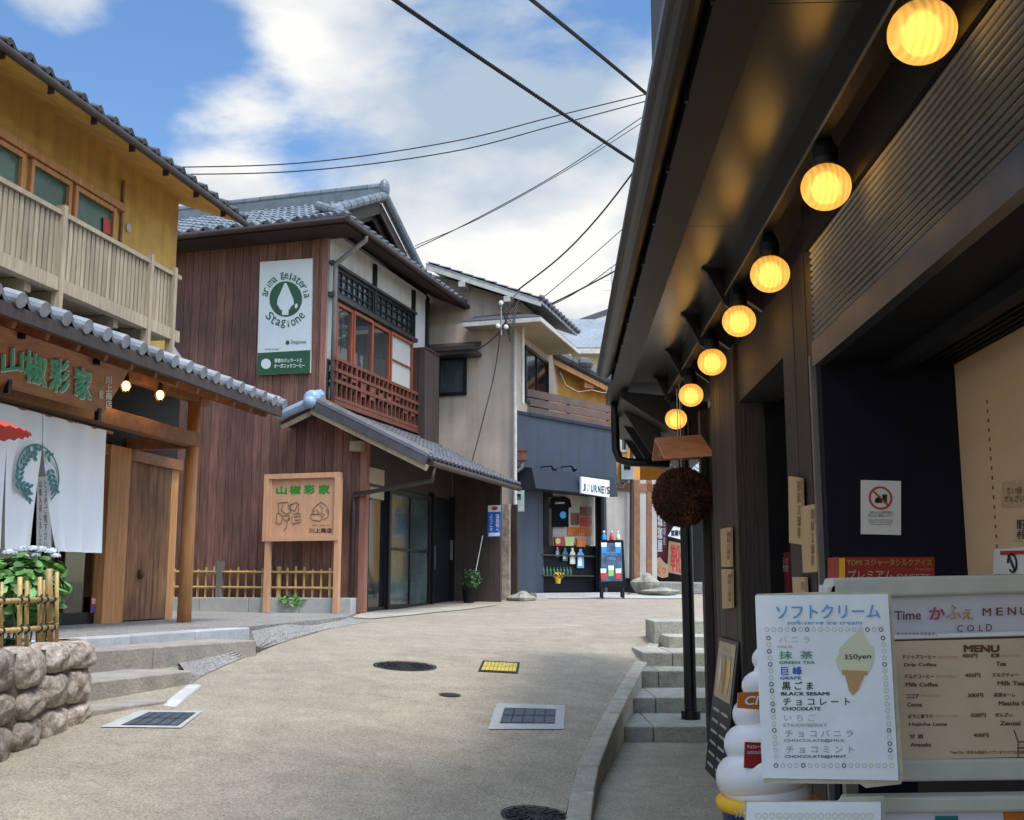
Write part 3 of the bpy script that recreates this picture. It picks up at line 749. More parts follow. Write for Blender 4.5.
text_px(mb, jf2, '店外からの飲食物の\n持込はご遠慮ください', 868, 511, 894, 517); text_px(mb, jf2, 'Please refrain from bringing\nin food or drink purchased\nfrom outside the shop', 868, 519, 893, 525.5)
mb.build('lettering', 'ink_black', t, recalc=False)
def bw(x, y): return RB.p(x, y, -.594)
t = thing('wooden_plaque', bw(1012, 507), 'brown wooden plaque on the beige bay wall at the right edge', 'plaque')
board('board', 'plaque_wood', bw, [(1001, 507), (1060, 506), (1060, 476), (1002, 482)], RB.n, .02, t)
mb = MB(); text_px(mb, lambda x, y: RB.p(x, y, -.591), 'たい焼\nぜんざい', 1004, 487, 1024, 502); mb.build('lettering', 'ink_brown', t, recalc=False)
t = thing('price_card', bw(1020, 545), 'small cream card pinned on the beige wall below the wooden plaque', 'card')
board('card', 'paper_old', bw, [(1014, 541), (1050, 541), (1050, 515), (1016, 517)], RB.n, .004, t)
mb = MB(); text_px(mb, lambda x, y: RB.p(x, y, -.592), '団子\n小豆', 1017, 520, 1026, 539, bold=.03); mb.build('lettering', 'ink_brown', t, recalc=False)
t = thing('food_poster', bw(1010, 572), 'white poster with a red and black drawing above the menu frame', 'poster')
board('sheet', 'white_sign', bw, [(993, 574), (1045, 574), (1045, 546), (994, 549)], RB.n, .004, t)
mb = MB(); mb.quad(*[RB.p(x, y, -.591) for x, y in ((1000, 555), (1040, 554), (1040, 550), (1000, 551))]); mb.build('red_band', 'ink_red', t, recalc=False)
mb = MB()
cc = RB.p(1012, 563, -.589); mb.tube([cc+RB.d*(.04*math.cos(a/9))+V(0, 0, .035*math.sin(a/9)) for a in range(0, 50)], .004, 5)
mb.tube([cc+V(0, 0, .03)+RB.d*.03, cc-V(0, 0, .03)-RB.d*.02], .005, 5); mb.build('drawing', 'ink_black', t)
# red ice-cream carton
def yf(y): return lambda px, py: at_y(px, py, y)
f = yf(3.6)
t = thing('ice_cream_box', f(885, 585), 'red and yellow ice cream carton standing behind the menu frame', 'carton')
mb = MB(); mb.prism([f(838, 600), f(935, 600), f(935, 557), (f(838, 557))], (0, .12, 0)); mb.build('carton', 'red_box', t, bevel=.003)
f3 = yf(3.597)
mb = MB(); mb.quad(f3(839, 599), f3(845, 599), f3(845, 558), f3(839, 558)); mb.build('stripe', 'yellow_plastic', t, recalc=False)
mb = MB(); text_px(mb, f3, 'TOMI スジャータシルクアイス', 847, 559, 932, 566, bold=.02); text_px(mb, f3, 'Premium', 915, 567.5, 933, 570.5); mb.build('lettering', 'ink_gold', t, recalc=False)
mb = MB(); text_px(mb, f3, 'プレミアム', 848, 570, 893, 579, bold=.012); text_px(mb, f3, 'SWEETS', 897, 574, 930, 579); mb.build('lettering', 'paper_old', t, recalc=False)
# wooden plaques on the plank pillars
for (pts, lab) in [([(793, 543), (806, 545), (804, 478), (792, 476)], 'upper narrow wooden name plaque on the plank pillar beside the shop opening'),
                   ([(807, 573), (821, 572), (818, 504), (804, 507)], 'narrow wooden name plaque lower right of the other on the plank pillar'),
                   ([(797, 596), (809, 597), (808, 577), (796, 577)], 'small wooden plaque half hidden behind the ice cream price sheet'),
                   ([(724, 567), (733.5, 567), (733, 527), (723, 529)], 'tall pale plaque on the wall left of the dark doorway, upper one'),
                   ([(725, 609), (734.5, 608), (734, 569), (724, 569)], 'tall pale plaque on the wall left of the dark doorway, lower one')]:
    o = MB(); q = [RB.p(x, y, .012) for x, y in pts]; o.prism(q, RB.n*.02); o = o.build('wooden_plaque', 'plaque_wood', bevel=.003); tag(o, lab, 'plaque', 'wooden plaques on the café walls')
    mb = MB(); x0 = sum(p[0] for p in pts)/4; y0 = min(p[1] for p in pts); y1 = max(p[1] for p in pts)
    text_px(mb, lambda x, y: RB.p(x, y, .0335), '\n'.join('御献立珈琲'), x0-1.8, y0+5, x0+1.8, y1-7); mb.build('lettering', 'ink_brown', o, recalc=False)
t = thing('door_poster', RB.p(781, 600, -.3), 'purple poster on the dark café door left of the plank pillar', 'poster')
slab('sheet', 'maroon', RB, [(773, 612), (790, 612), (789, 552), (773, 553)], -.29, t)
mb = MB(); text_px(mb, lambda x, y: RB.p(x, y, -.284), 'お知らせ\n営業時間', 775, 558, 788, 572); mb.build('lettering', 'ink_faint', t, recalc=False)
# A-board leaning at the wall
t = thing('leaning_board', V(1.4, 7.7, -1.3), 'tall black menu board with photos leaning on the wall by the steps', 'sign board')
a = V(1.04+.0417*8.1, 8.1, -1.3); b = V(1.06+.0417*7.35, 7.35, -1.3); up_ = V(.13, .0, .93)
N_ = (b-a).cross(up_).normalized()
if N_.x > 0: N_ = -N_
mb = MB(); mb.prism([a, b, b+up_, a+up_], -N_*.03); mb.build('panel', 'black_metal', t, bevel=.004)
def ab(u, v, l=.003): return a.lerp(b, u)+up_*v+N_*l
mb = MB(); mb.quad(ab(.08, .56), ab(.92, .56), ab(.92, .97), ab(.08, .97)); mb.build('photo', 'paper_old', t, recalc=False)
mb = MB(); text4(mb, 'SOFT\nCREAM', ab(.2, .85, .005), ab(.8, .85, .005), ab(.2, .94, .005)); 
for k in range(6): mb.quad(ab(.12, .06+.08*k), ab(.45, .06+.08*k), ab(.45, .08+.08*k), ab(.12, .08+.08*k)); mb.quad(ab(.55, .06+.08*k), ab(.88, .06+.08*k), ab(.88, .08+.08*k), ab(.55, .08+.08*k))
mb.build('menu_rows', 'ink_faint', t, recalc=False)
for u_, m_ in ((.28, 'cone_cream'), (.5, 'orange_label'), (.72, 'yellow_plastic')):
    mb = MB(); mb.quad(*[ab(u_+x, .6+y, .006) for x, y in ((-.02, 0), (.02, 0), (.07, .12), (.09, .15), (.06, .19), (.05, .23), (0, .28), (-.05, .23), (-.06, .19), (-.09, .15), (-.07, .12))]); mb.build('picture', m_, t, recalc=False)
# giant soft-serve cone figure
c = at_y(768, 797, 4.4)
t = thing('soft_serve_figure', V(c.x, c.y, -1.3), 'giant white soft serve ice cream figure on a yellow rim and navy cup', 'ice cream figure')
mb = MB(); pts = []; rad = []; NT = 4.6
for i in range(190):
    f_ = i/189; a = 2*math.pi*NT*f_+2.2; tr = .078*(1-f_)**.8+.016
    rc = max(0, .112*(1-f_)**.85-.004); zz = .05+.53*(f_**.93)
    pts.append(c+V(rc*math.cos(a), rc*math.sin(a), zz)); rad.append(tr)
pts.append(c+V(0, 0, .62)); rad.append(.004)
mb.tube(pts, rad, 18); mb.lathe(c, [(.17, -.005), (.165, .03), (.14, .12), (.11, .25), (.07, .4), (.02, .52)], 32)
mb.build('cream', 'soft_white', t, smooth=True)
mb = MB(); mb.lathe(c+V(0, 0, -.045), [(.15, 0), (.192, 0), (.2, .015), (.2, .035), (.185, .05), (.15, .05)], 40); mb.build('rim', 'yellow_plastic', t, smooth=True)
mb = MB(); mb.lathe(V(c.x, c.y, -1.3), [(.12, 0), (.13, .01), (.178, c.z+1.3-.044), (.1, c.z+1.3-.044)], 40); mb.build('cup', 'navy_plastic', t, smooth=False)
def cyl(u, z0, z1, r_=.18): return None
f4 = yf(4.24)
mb = MB(); text_px(mb, yf(4.22), 'ソフトクリーム', 735, 809, 760, 818, bold=.03); mb.build('lettering', 'white_sign', t, recalc=False)
mb = MB(); q = [f4(737, 708), f4(764, 710), f4(764, 691), f4(738, 693)]; mb.prism(q, (0, .01, 0)); lb = mb.build('label', 'orange_label', t, bevel=.002)
mb = MB(); text_px(mb, yf(4.235), 'CI', 745, 696, 759, 705, bold=.02, shear=.2); mb.build('lettering', 'white_sign', lb, recalc=False)
mb = MB(); q = [f4(744, 768), f4(768, 770), f4(768, 743), f4(745, 742)]; mb.prism(q, (0, .01, 0)); lb = mb.build('label', 'red_box', t, bevel=.002)
mb = MB(); text_px(mb, yf(4.235), 'チョコレート', 747, 745, 762, 748.5, bold=.02); text_px(mb, yf(4.235), 'CHOCOLATE', 747, 751, 762, 754); mb.build('lettering', 'white_sign', lb, recalc=False)
# ---- menu frame
YM = 2.78
f = yf(YM); g_ = yf(YM-.012)
t = thing('menu_board', V(f(960, 780).x, YM, -1.3), 'large framed café drinks menu board reading COLD and MENU', 'menu board')
mb = MB(); mb.prism([f(822, 779), f(1140, 775), f(1140, 580), f(822, 585)], (0, .03, 0)); mb.build('back_panel', 'header_lilac', t)
mb = MB()
def fb(a, b, c_, d): mb.prism([at_y(*p, YM-.025) for p in (a, b, c_, d)], (0, .07, 0))
fb((826, 599), (1150, 589), (1150, 572), (832, 578)); fb((826, 783), (1150, 779), (1150, 757), (826, 761)); fb((822, 780), (834, 780), (838, 582), (826, 586)); fb((1135, 780), (1150, 780), (1150, 575), (1135, 575))
mb.build('frame', 'frame_plastic', t, bevel=.007)
mb = MB()
for x in (850, 1120): p = at_y(x, 780, YM+.02); mb.bar(p, V(p.x, p.y, -1.3), .03, .03, V(0, 1, 0))
mb.build('leg', 'grey_pipe', t)
mb = MB(); mb.quad(g_(889, 639), g_(1140, 632), g_(1140, 628), g_(889, 635)); mb.quad(g_(899, 768), g_(1140, 762), g_(1140, 759), g_(899, 765)); mb.build('paper_edge', 'white_sign', t, recalc=False)
mb = MB(); mb.quad(g_(889, 765), g_(1140, 758), g_(1140, 633), g_(885, 640)); mb.build('menu_border', 'menu_brown', t, recalc=False)
g2 = yf(YM-.014); g3 = yf(YM-.016)
mb = MB(); mb.quad(g2(890, 760), g2(1140, 754), g2(1140, 635.5), g2(886, 641.5)); mb.build('menu_paper', 'menu_tan', t, recalc=False)
L1 = []
def T(body, x0, y0, x1, y1, **k): L1.append(((g3, body, x0, y0, x1, y1), k))
def TS(name, m, par): 
    global L1
    mesh_text(name, m, par, L1); L1 = []
T('Time', 894.5, (611, 610.5), 921, (620, 619.5), bold=.02); T('M', 982.5, 608, 991, 616, bold=.015); T('E', 996, 607.5, 1003, 615.5, bold=.015); T('N', 1007.5, 607, 1016, 615, bold=.015); T('U', 1020, 607, 1028, 615, bold=.015)
T('C', 957, 625, 963, 632, bold=.01); T('O', 967, 625, 974, 631.5, bold=.01); T('L', 979, 624.5, 983, 631.3, bold=.01); T('D', 986, 624, 992, 631, bold=.01)
T('テイクアウトできます。', 896.5, 632.3, 937, 635.6, bold=.01)
T('MENU', 963.5, 645, 999.5, 652.2, bold=.06)
rows = [('ドリップコーヒー', '400円', '紅茶', 'Drip Coffee', 'Tea', 654), ('ミルクコーヒー', '450円', 'ミルクティー', 'Milk Coffee', 'Milk Tea', 673.5), ('ココア', '500円', '抹茶オーレ', 'Cocoa', 'Matcha Ole', 693.5), ('ほうじ茶ラテ', '500円', 'ぜんざい', 'Hojicha Latte', 'Zenzai', 713.5), ('甘 酒', '400円', '', 'Amazake', '', 733.5)]
for i, (ja, pr, jb, en, eb, y) in enumerate(rows):
    x = 903+i*1.6; w = min(33, len(ja)*4.2) if i != 4 else 14
    T(ja, x, y+.6, x+w, y+5, bold=.035); T(pr, 962+i*2.9, y-.5, 977.5+i*2.8, y+4, bold=.035)
    T(en, x+1, y+9, x+1+len(en)*2.95, y+13.2, bold=.035)
    if jb: T(jb, 991+i*1.3, y-.8, 991+i*1.3+len(jb)*4.4, y+3.6, bold=.035); T(eb, 996+i*1.3, y+7.5, 996+i*1.3+len(eb)*3.4, y+12, bold=.035)
T('Take Out  出来る商品もございますのでお気軽に', 950, 750.5, 1028, 754, bold=.012)
TS('lettering', 'ink_brown', t)
for i, (x0, x1, y) in enumerate([(938, 958, 656), (936, 957, 675.5), (921, 941, 694.5), (936, 958, 715), (1002, 1020, 654.5)]): T('(HOT/ICED)', x0, y, x1, y+3)
TS('lettering', 'ink_gold', t)
T('か', 929, 607, 945, 620, bold=.03); TS('lettering', 'ink_pink', t)
T('ふ', 946, 605, 961, 619.5, bold=.01); T('ぇ', 962, 609, 973, 619.5, bold=.02); TS('lettering', 'ink_gold', t)
mb = MB(); mb.tube([g3(1014, 730), g3(1018, 742), g3(1018, 758)], .0015, 5); mb.bar(g3(1018, 742), g3(1040, 741), .002, .003); mb.bar(g3(1018, 748), g3(1040, 747), .002, .003); mb.build('drawing', 'ink_brown', t)
# ---- soft-cream sheet in front
YS = 2.6
f = yf(YS); g_ = yf(YS-.002); 
t = thing('price_sheet', V(f(828, 780).x, YS, f(828, 780).z), 'white laminated soft serve price list with a drawn cone and 350yen', 'price sheet')
mb = MB(); mb.prism([f(763, 778), f(898.5, 780.5), f(888, 594), f(755.5, 595.5)], (0, .006, 0)); mb.build('sheet', 'sheet_white', t)
mb = MB(); mb.prism([at_y(x, y, YS+.008) for x, y in ((764, 783), (860, 784), (866, 788), (901, 784), (903, 776), (891, 592), (820, 592), (757, 594))], (0, .005, 0)); mb.build('sleeve', 'sheet_edge', t)
def T(body, x0, y0, x1, y1, **k): L1.append(((g_, body, x0, y0, x1, y1), k))
T('ソフトクリーム', 776, 605, 880, (619, 618), bold=.012); TS('lettering', 'ink_sky', t)
T('soft-serve ice cream', 787, 620.5, 862, 624.5, bold=.01, shear=.2); TS('lettering', 'ink_sky', t)
T('バ ニ ラ', 779, 636, 810, 643); TS('lettering', 'ink_faint', t); T('MILK', 778, 645.5, 793, 648, bold=.03); TS('lettering', 'ink_yellow', t)
T('抹  茶', 779, 651, 813, 659, bold=.01); T('GREEN TEA', 779, 661, 815, 664, bold=.03); TS('lettering', 'ink_green', t)
T('巨 峰', 781, 666.5, 802, 675, bold=.02); T('GRAPE', 780, 676.5, 801, 679.5, bold=.03); TS('lettering', 'ink_blue', t)
T('黒 ご ま', 782, 681.5, 813, 690, bold=.015); T('BLACK SESAMI', 781, 692, 829.5, 695.5, bold=.035)
T('チ ョ コ レ ー ト', 783, 698, 850, 705.5, bold=.01); T('CHOCOLATE', 782, 707, 820.5, 710.5, bold=.035); TS('lettering', 'ink_black', t)
T('い ち ご', 784, 714, 816, 721); T('STRAWBERRY', 783, 723.5, 827.5, 727, bold=.02); TS('lettering', 'ink_faint', t)
T('チ ョ コ バ ニ ラ', 785, 730, 853, 737); T('CHOCOLATE@MILK', 784, 739, 845, 742.5, bold=.025)
T('チ ョ コ ミ ン ト', 786, 746, 854, 753); TS('lettering', 'ink_grey', t); T('CHOCOLATE@MINT', 784.5, 755, 846.5, 758.5, bold=.03); TS('lettering', 'ink_teal', t)
groups = {'ink_black': [], 'ink_faint': [], 'ink_yellow': []}
pts = [(767+6.7*i, 629.5) for i in range(18)]+[(776+6.8*i, 765.5) for i in range(18)]+[(768.5+.42*i, 638+6.6*i) for i in range(19)]+[(883+.42*i, 638+6.6*i) for i in range(19)]
for i, p in enumerate(pts): groups[random.choice(['ink_black', 'ink_faint', 'ink_faint', 'ink_yellow'])].append(p)
for k, ps in groups.items():
    mb = MB()
    for (x, y) in ps:
        c = g_(x, y); rr = .0052; w = .0013 if k != 'ink_black' else .0018; vs = []
        for j in range(14):
            a = 2*math.pi*j/14
            for q in (rr-w, rr): vs.append(c+V(q*math.cos(a), 0, q*math.sin(a)))
        mb.add(vs, [(2*j, 2*j+1, (2*j+3) % 28, (2*j+2) % 28) for j in range(14)])
    mb.build('ring_border', k, t, recalc=False)
def poly_px(fn, pts): return [fn(*p) for p in pts]
def scallop(pts_in):
    return pts_in
g5 = yf(YS-.0025)
mb = MB(); mb.quad(*poly_px(g5, [(841, 691), (842, 673), (840, 670), (838, 668.5), (836, 662), (836, 658), (839, 655), (838.5, 650), (843, 645), (845, 643), (850, 638), (855, 634), (860, 629), (862, 631), (866, 637), (868, 643), (873, 648), (874, 654), (873.5, 660), (872, 665), (870, 670), (868, 673), (866, 674), (866, 675), (842, 675)][1:])); mb.build('cone_swirl', 'cone_cream', t, recalc=False)
mb = MB(); mb.quad(*poly_px(yf(YS-.003), [(842, 670), (868, 671), (867.5, 675), (864.5, 675), (858, 690), (853, 695.5), (849, 690), (845, 675), (842, 674)])); mb.build('cone_wafer', 'cone_wafer', t, recalc=False)
mb = MB(); text_px(mb, yf(YS-.0035), '350yen', 844, (654.5, 653.5), 871, (661, 660), bold=.01); 
mb.build('lettering', 'ink_black', t, recalc=False)
# ---- lower board
YL = 2.72
t = thing('lower_board', V(at_y(960, 820, YL).x, YL, -1.3), 'second framed menu board below the drinks menu, cut off by the picture edge', 'menu board')
f = yf(YL); mb = MB(); mb.prism([f(845, 1000), f(1150, 1000), f(1150, 800), f(850, 803)], (0, .03, 0)); mb.build('panel', 'header_lilac', t)
mb = MB(); mb.prism([at_y(*p, YL-.02) for p in ((843, 814), (1150, 811), (1150, 794), (848, 798))], (0, .06, 0)); mb.prism([at_y(*p, YL-.02) for p in ((843, 1000), (852, 1000), (856, 800), (848, 800))], (0, .06, 0)); mb.build('frame', 'frame_plastic', t, bevel=.007)
mb = MB(); mb.quad(*[at_y(*p, YL-.004) for p in ((935, 830), (958, 830), (958, 816), (935, 816))]); mb.build('picture', 'ink_teal', t, recalc=False)
mb = MB(); mb.quad(*[at_y(*p, YL-.004) for p in ((1005, 830), (1060, 830), (1060, 811), (1003, 812))]); mb.build('picture', 'orange_label', t, recalc=False)
f = yf(2.6)
t = thing('lower_sheet', f(800, 900), 'top of a second laminated price sheet at the bottom edge', 'price sheet')
mb = MB(); mb.prism([f(745, 930), f(880, 930), f(881, 802), (f(747, 802.5))], (0, .006, 0)); mb.build('sheet', 'sheet_white', t)
mb = MB(); mb.prism([at_y(x, y, 2.608) for x, y in ((744, 930), (885, 930), (884, 796), (843, 797), (838, 801), (745, 801))], (0, .005, 0)); mb.build('sleeve', 'sheet_edge', t)
mb = MB()
for i in range(17):
    c = yf(2.598)(758+7*i, 816); vs = []
    for j in range(14):
        a = 2*math.pi*j/14
        for q in (.005, .0065): vs.append(c+V(q*math.cos(a), 0, q*math.sin(a)))
    mb.add(vs, [(2*j, 2*j+1, (2*j+3) % 28, (2*j+2) % 28) for j in range(14)])
mb.build('ring_border', 'ink_yellow', t, recalc=False)
# dark counter behind the boards
mb = MB(); mb.box(RB, 0.5, 4.2, -.55, -.12, -1.3, -.38); mb = mb.build('counter', 'black_wall', bevel=.01); tag(mb, 'black serving counter half hidden behind the menu boards', 'counter')

# ================================================================ left shop
ZW = 1.95
t = thing('spice_shop', L.P(0, -1, ZP), 'ochre two-storey shop on the left with tiled porch roof and pale wooden balcony', 'building')
SH = t
sE = L.ps(172, 540, -.9)
mb = MB(); mb.box(L, -12, L.ps(177, 240, -.6), -6, -.6, 2.72, 5.25); mb.build('upper_wall', 'yellow_plaster', t)
mb = MB(); mb.box(L, L.ps(122, 190, -.6)-.02, L.ps(122, 190, -.6)+.02, -.6, -.57, 2.4, 4.95); mb.build('trim_post', 'wood_brown', t)
# windows upstairs
for (x0, x1, y0) in ((-60, 19, 152), (27, 68, 0), (73, 114, 0)):
    a = L.ps(x0, 180, -.6); b = L.ps(x1, 200, -.6)
    zt = L.pz(91, 196, -.6); zb_ = zt-1.15
    w_ = window(L, t, a, b, zb_, zt, -.6, 'wood_orange', 'glass_green', .055)
mb = MB(); a = L.ps(-60, 180, -.6); b = L.ps(121, 200, -.6); zt = L.pz(91, 196, -.6); mb.box(L, a, b, -.6, -.52, zt+.01, zt+.1); mb.build('lintel', 'wood_orange', t)
st_ = MB(); q = [L.p(x, y, -.575) for x, y in ((103, 232), (110, 235), (110, 220), (103, 217))]; st_.prism(q, L.n*.005); st_.build('sticker', 'ink_red', t)
mb = MB(); c = L.p(127, 228, -.6); mb.tube([c, c+L.n*.03], .055, 16); mb.build('vent_cap', 'cream_pipe', t)
# upper eave
zE = 4.93; sT = L.ps(246, 222, .2)
zr = 6.6
mb = MB(); mb.hexa([L.P(-9, .12, zE), L.P(sT-.1, .12, zE), L.P(sT-.1, -3, zE+1.15), L.P(-9, -3, zE+1.15), L.P(-9, .12, zE+.08), L.P(sT-.1, .12, zE+.08), L.P(sT-.1, -3, zE+1.23), L.P(-9, -3, zE+1.23)]); mb.build('soffit', 'yellow_plaster', t)
mb = MB(); mb.tube([L.P(-9, .2, zE+.0), L.P(sT, .2, zE+.0)], .045, 12)
for k in range(12): mb.box(L, sT-.6-.75*k, sT-.585-.75*k, .12, .2, zE-.09, zE+.04)
mb.build('gutter', 'brown_metal', t)
mb = MB(); tiles(mb, L.P(-9, .17, zE+.055), L.d, (-L.n*3.2+V(0, 0, 1.22)), sT+9-.05, 3.4, caps=.06, capr=.036, cw=.3, sub=4); mb.build('roof', 'tile_dark', t, recalc=False)
# balcony
nb = -.1; sB = L.ps(177, 300, nb); zt = L.pz(90, 228, nb); zb_ = L.pz(90, 292, nb)
mb = MB(); mb.box(L, -8, sB, nb-.04, nb+.05, zt-.05, zt); mb.build('top_rail', 'wood_pale', t)
mb = MB(); mb.box(L, -8, sB, nb-.05, nb+.06, zb_-.16, zb_-.02); mb.box(L, -8, sB, -.6, nb-.05, zb_-.12, zb_-.08)
mb.build('balcony_floor', 'wood_pale', t)
mb = MB(); s = sB-.05
while s > -6.5:
    mb.tone = 1+random.uniform(-.22, .15); mb.box(L, s-.058, s, nb-.01, nb+.018, zb_-.03, zt-.05); s -= .082
mb.build('balusters', 'wood_pale', t)
for x in (62, 152, 176):
    s = L.ps(x, 250, nb+.05); mb = MB(); mb.box(L, s-.032, s+.032, nb-.02, nb+.075, zb_-.34, zt+.06); mb.build('balcony_post', 'wood_pale', t)
mb = MB()
for x in (30, 62, 120, 150): s = L.ps(x, 290, nb); mb.box(L, s-.05, s+.05, -.6, nb-.03, zb_-.26, zb_-.13)
mb.build('balcony_bracket', 'wood_pale', t)
# porch roof
sP = .40; nE = 1.0; zP = 2.25
mb = MB(); tiles(mb, L.P(-6.5, nE, zP+.02), L.d, (-L.n*1.7+V(0, 0, .55)), sP+6.5, 1.75, cw=.31, sub=6, caps=.12, capr=.068, amp=.045)
mb.build('porch_roof', 'tile_light', t, recalc=False)
mb = MB(); roll(mb, L.P(sP-.02, nE, zP+.08), L.P(sP-.02, -.6, zP+.62), .07); roll(mb, L.P(sP-.02, -.45, zP+.62), L.P(sP-.02, -.62, zP+.85), .09); mb.build('verge_tiles', 'tile_light', t)
mb = MB(); mb.hexa([L.P(-6.5, nE-.02, zP-.09), L.P(sP, nE-.02, zP-.09), L.P(sP, -.6, zP+.42), L.P(-6.5, -.6, zP+.42), L.P(-6.5, nE-.02, zP-.01), L.P(sP, nE-.02, zP-.01), L.P(sP, -.6, zP+.50), L.P(-6.5, -.6, zP+.50)])
mb.build('porch_boards', 'wood_brown', t)
mb = MB(); mb.box(L, -6.5, sP, nE-.03, nE+.03, zP-.11, zP+.0); mb.build('eave_board', 'plank_dark', t)
mb = MB(); s = sP-.3
while s > -6: mb.bar(L.P(s, nE-.05, zP-.13), L.P(s, -.6, zP+.38), .05, .07); s -= .45
mb.build('rafters', 'wood_brown', t)
mb = MB(); mb.box(L, -6.5, .36, -.08, .08, zP+.05, zP+.2); mb.build('purlin', 'wood_brown', t)
pz = L.pz(188, 410, 0)
mb = MB(); p0 = L.P(0, 0, ZP); mb.tube([p0, p0+V(0, 0, 1.2), p0+V(.005, 0, zP+.1-ZP)], [.088, .08, .078], 16); mb.build('pillar', 'wood_orange', t, smooth=True)
z0, z1 = L.pz(188, 446, .0), L.pz(188, 431.5, .0)
mb = MB(); mb.box(L, -6.5, .04, -.075, .085, z0, z1); mb.build('beam', 'wood_brown', t, bevel=.01)
mb = MB(); mb.box(L, -.06, .06, -.9, -.07, z0-.02, z1-.05); sc_ = L.ps(122, 430, 0); mb.build('cross_beam', 'wood_brown', t)
mb = MB(); mb.box(L, -6.5, sE, -.9, -.78, z0-.16, z0-.02); mb.build('door_head', 'wood_brown', t)
mb = MB(); mb.box(L, -7, sE, -.95, -.88, z0-.02, 2.72); mb.box(L, -7, sE, -.95, -.55, 2.66, 2.72); mb.box(L, sE-.04, sE, -6, -.95, 1.8, 2.72); mb.build('transom_wall', 'dark_interior', t)
# wooden door, jamb
d0, d1 = L.ps(120, 540, -.86), L.ps(167, 540, -.86)
mb = MB(); planks(mb, L, d0, d1, -.84, ZP+.02, L.pz(145, 457, -.86), .2, .04, .12, .002); mb.build('door', 'wood_door', t)
mb = MB(); mb.sphere(L.p(141, 574, -.82), .05, 10, 8, (1, 1, 1.3)); mb.build('door_knot', 'ink_brown', t)
mb = MB(); mb.box(L, L.ps(103, 540, -.8), d0-.01, -.95, -.76, ZP, z0-.02); mb.box(L, d1+.01, sE, -.95, -.84, ZP, z0-.02); mb.build('jamb', 'wood_orange', t)
mb = MB(); mb.box(L, L.ps(104, 540, -.9), sE-.02, -6, -.96, ZP-.3, 1.8); mb.build('lower_wall', 'plank_dark', t)
# shop front: glass, lit interior
sg = L.ps(102, 590, -.9)
mb = MB(); mb.box(L, -7, sg, -3.2, -3.1, ZP, 1.9); mb.box(L, -7, sg, -3.1, -.9, 1.75, 1.9); mb.build('shop_interior', 'dark_interior', t)
mb = MB(); mb.box(L, sg-.07, sg, -.95, -.84, ZP, 1.75); mb.box(L, -7, sg, -.95, -.86, ZP, ZP+.14); 
for k in (1.15, 2.3, 3.4): mb.box(L, sg-k-.05, sg-k, -.95, -.86, ZP, 1.75)
mb.build('shopfront_frame', 'black_metal', t)
mb = MB(); mb.box(L, -7, sg, -.90, -.893, ZP+.1, 1.75); mb.build('shopfront_glass', 'shop_glass', t)
mb = MB()
for (a, b, c) in ((.1, .42, .9), (.5, .62, 1), (.7, 1.0, .75), (1.2, 1.6, .6)):
    mb.tone = c
    n_ = 14
    for i in range(n_):
        s0 = sg-a-(b-a)*i/n_; s1 = sg-a-(b-a)*(i+1)/n_; w0 = .02*math.sin(i*1.3); w1 = .02*math.sin((i+1)*1.3)
        mb.quad(L.P(s0, -1.15+w0, ZP+.2), L.P(s1, -1.15+w1, ZP+.2), L.P(s1, -1.15+w1, .6), L.P(s0, -1.15+w0, .6))
mb.build('curtain', 'curtain', t, recalc=False)
# sign papers
def lf(n): return lambda x, y: L.p(x, y, n)
o = MB(); o.prism(poly_px(lf(-.85), [(36, 552), (51, 551), (50, 476), (37, 477)]), L.n*.004); o = o.build('paper_notice', 'white_sign'); tag(o, 'tall white paper notice with handwriting seen through the slit of the shop curtain', 'notice')
mb = MB(); text_px(mb, lf(-.843), '\n'.join('山椒入荷しました'), 39, 480, 42, 545); text_px(mb, lf(-.843), '\n'.join('どうぞご覧下さい'), 44, 480, 47.5, 548); mb.build('lettering', 'ink_black', o, recalc=False)
o = MB(); o.prism(poly_px(lf(-.85), [(90, 613), (101, 612), (101, 596), (91, 597)]), L.n*.004); o = o.build('door_sticker', 'ink_red'); tag(o, 'small red and blue sticker low on the shop glass by the wooden door', 'sticker')
mb = MB(); mb.quad(*poly_px(lf(-.844), [(91, 611), (100.5, 610.5), (100.5, 606), (91, 606.5)])); mb.build('band', 'sign_blue', o, recalc=False)
mb = MB(); text_px(mb, lf(-.843), '防犯', 92, 598, 100, 604, bold=.03); mb.build('lettering', 'white_sign', o, recalc=False)
# name board
b0 = L.p(103.4, 414, .28); b1 = L.p(-40, 380, .28); zt_ = 0
BLs = (b0-L.o).dot(L.d); zb0 = b0.z
top = L.p(111, 364, .55)
ht = top.z-zb0
def nbp(s, v, l=0.0): return L.P(s, .28+.27*v/ht, zb0+v)+(L.n*ht-V(0, 0, .27)).normalized()*l
NN = (L.n*ht-V(0, 0, .27)).normalized()
def nbf(px, py, l=0.0): return hit(px, py, nbp(0, 0, l), NN)
t2 = thing('shop_name_board', nbp(-1.5, 0), 'large reddish wooden name board with green characters hung under the porch roof', 'sign board')
mb = MB(); mb.prism([nbp(BLs, 0), nbp(BLs-3.4, 0), nbp(BLs-3.4, ht), nbp(BLs, ht)], -NN*.06); mb.build('board', 'board_sign', t2, bevel=.008)
mb = MB()
for x, y in ((22, 329), (97, 356), (98, 412), (8, 384)): c = nbf(x, y, .0); mb.bar(c-V(0, 0, .09), c+V(0, 0, .09), .05, .05, L.n)
mb.build('bracket', 'black_metal', t2)
ch = [('山', 1, 24, (350, 349), (374, 371)), ('椒', 24, 47, (349, 355), (381, 388)), ('彩', 49, 70, (357, 363), (391, 394)), ('家', 74, 92, (365, 372), (397, 402))]
mb = MB()
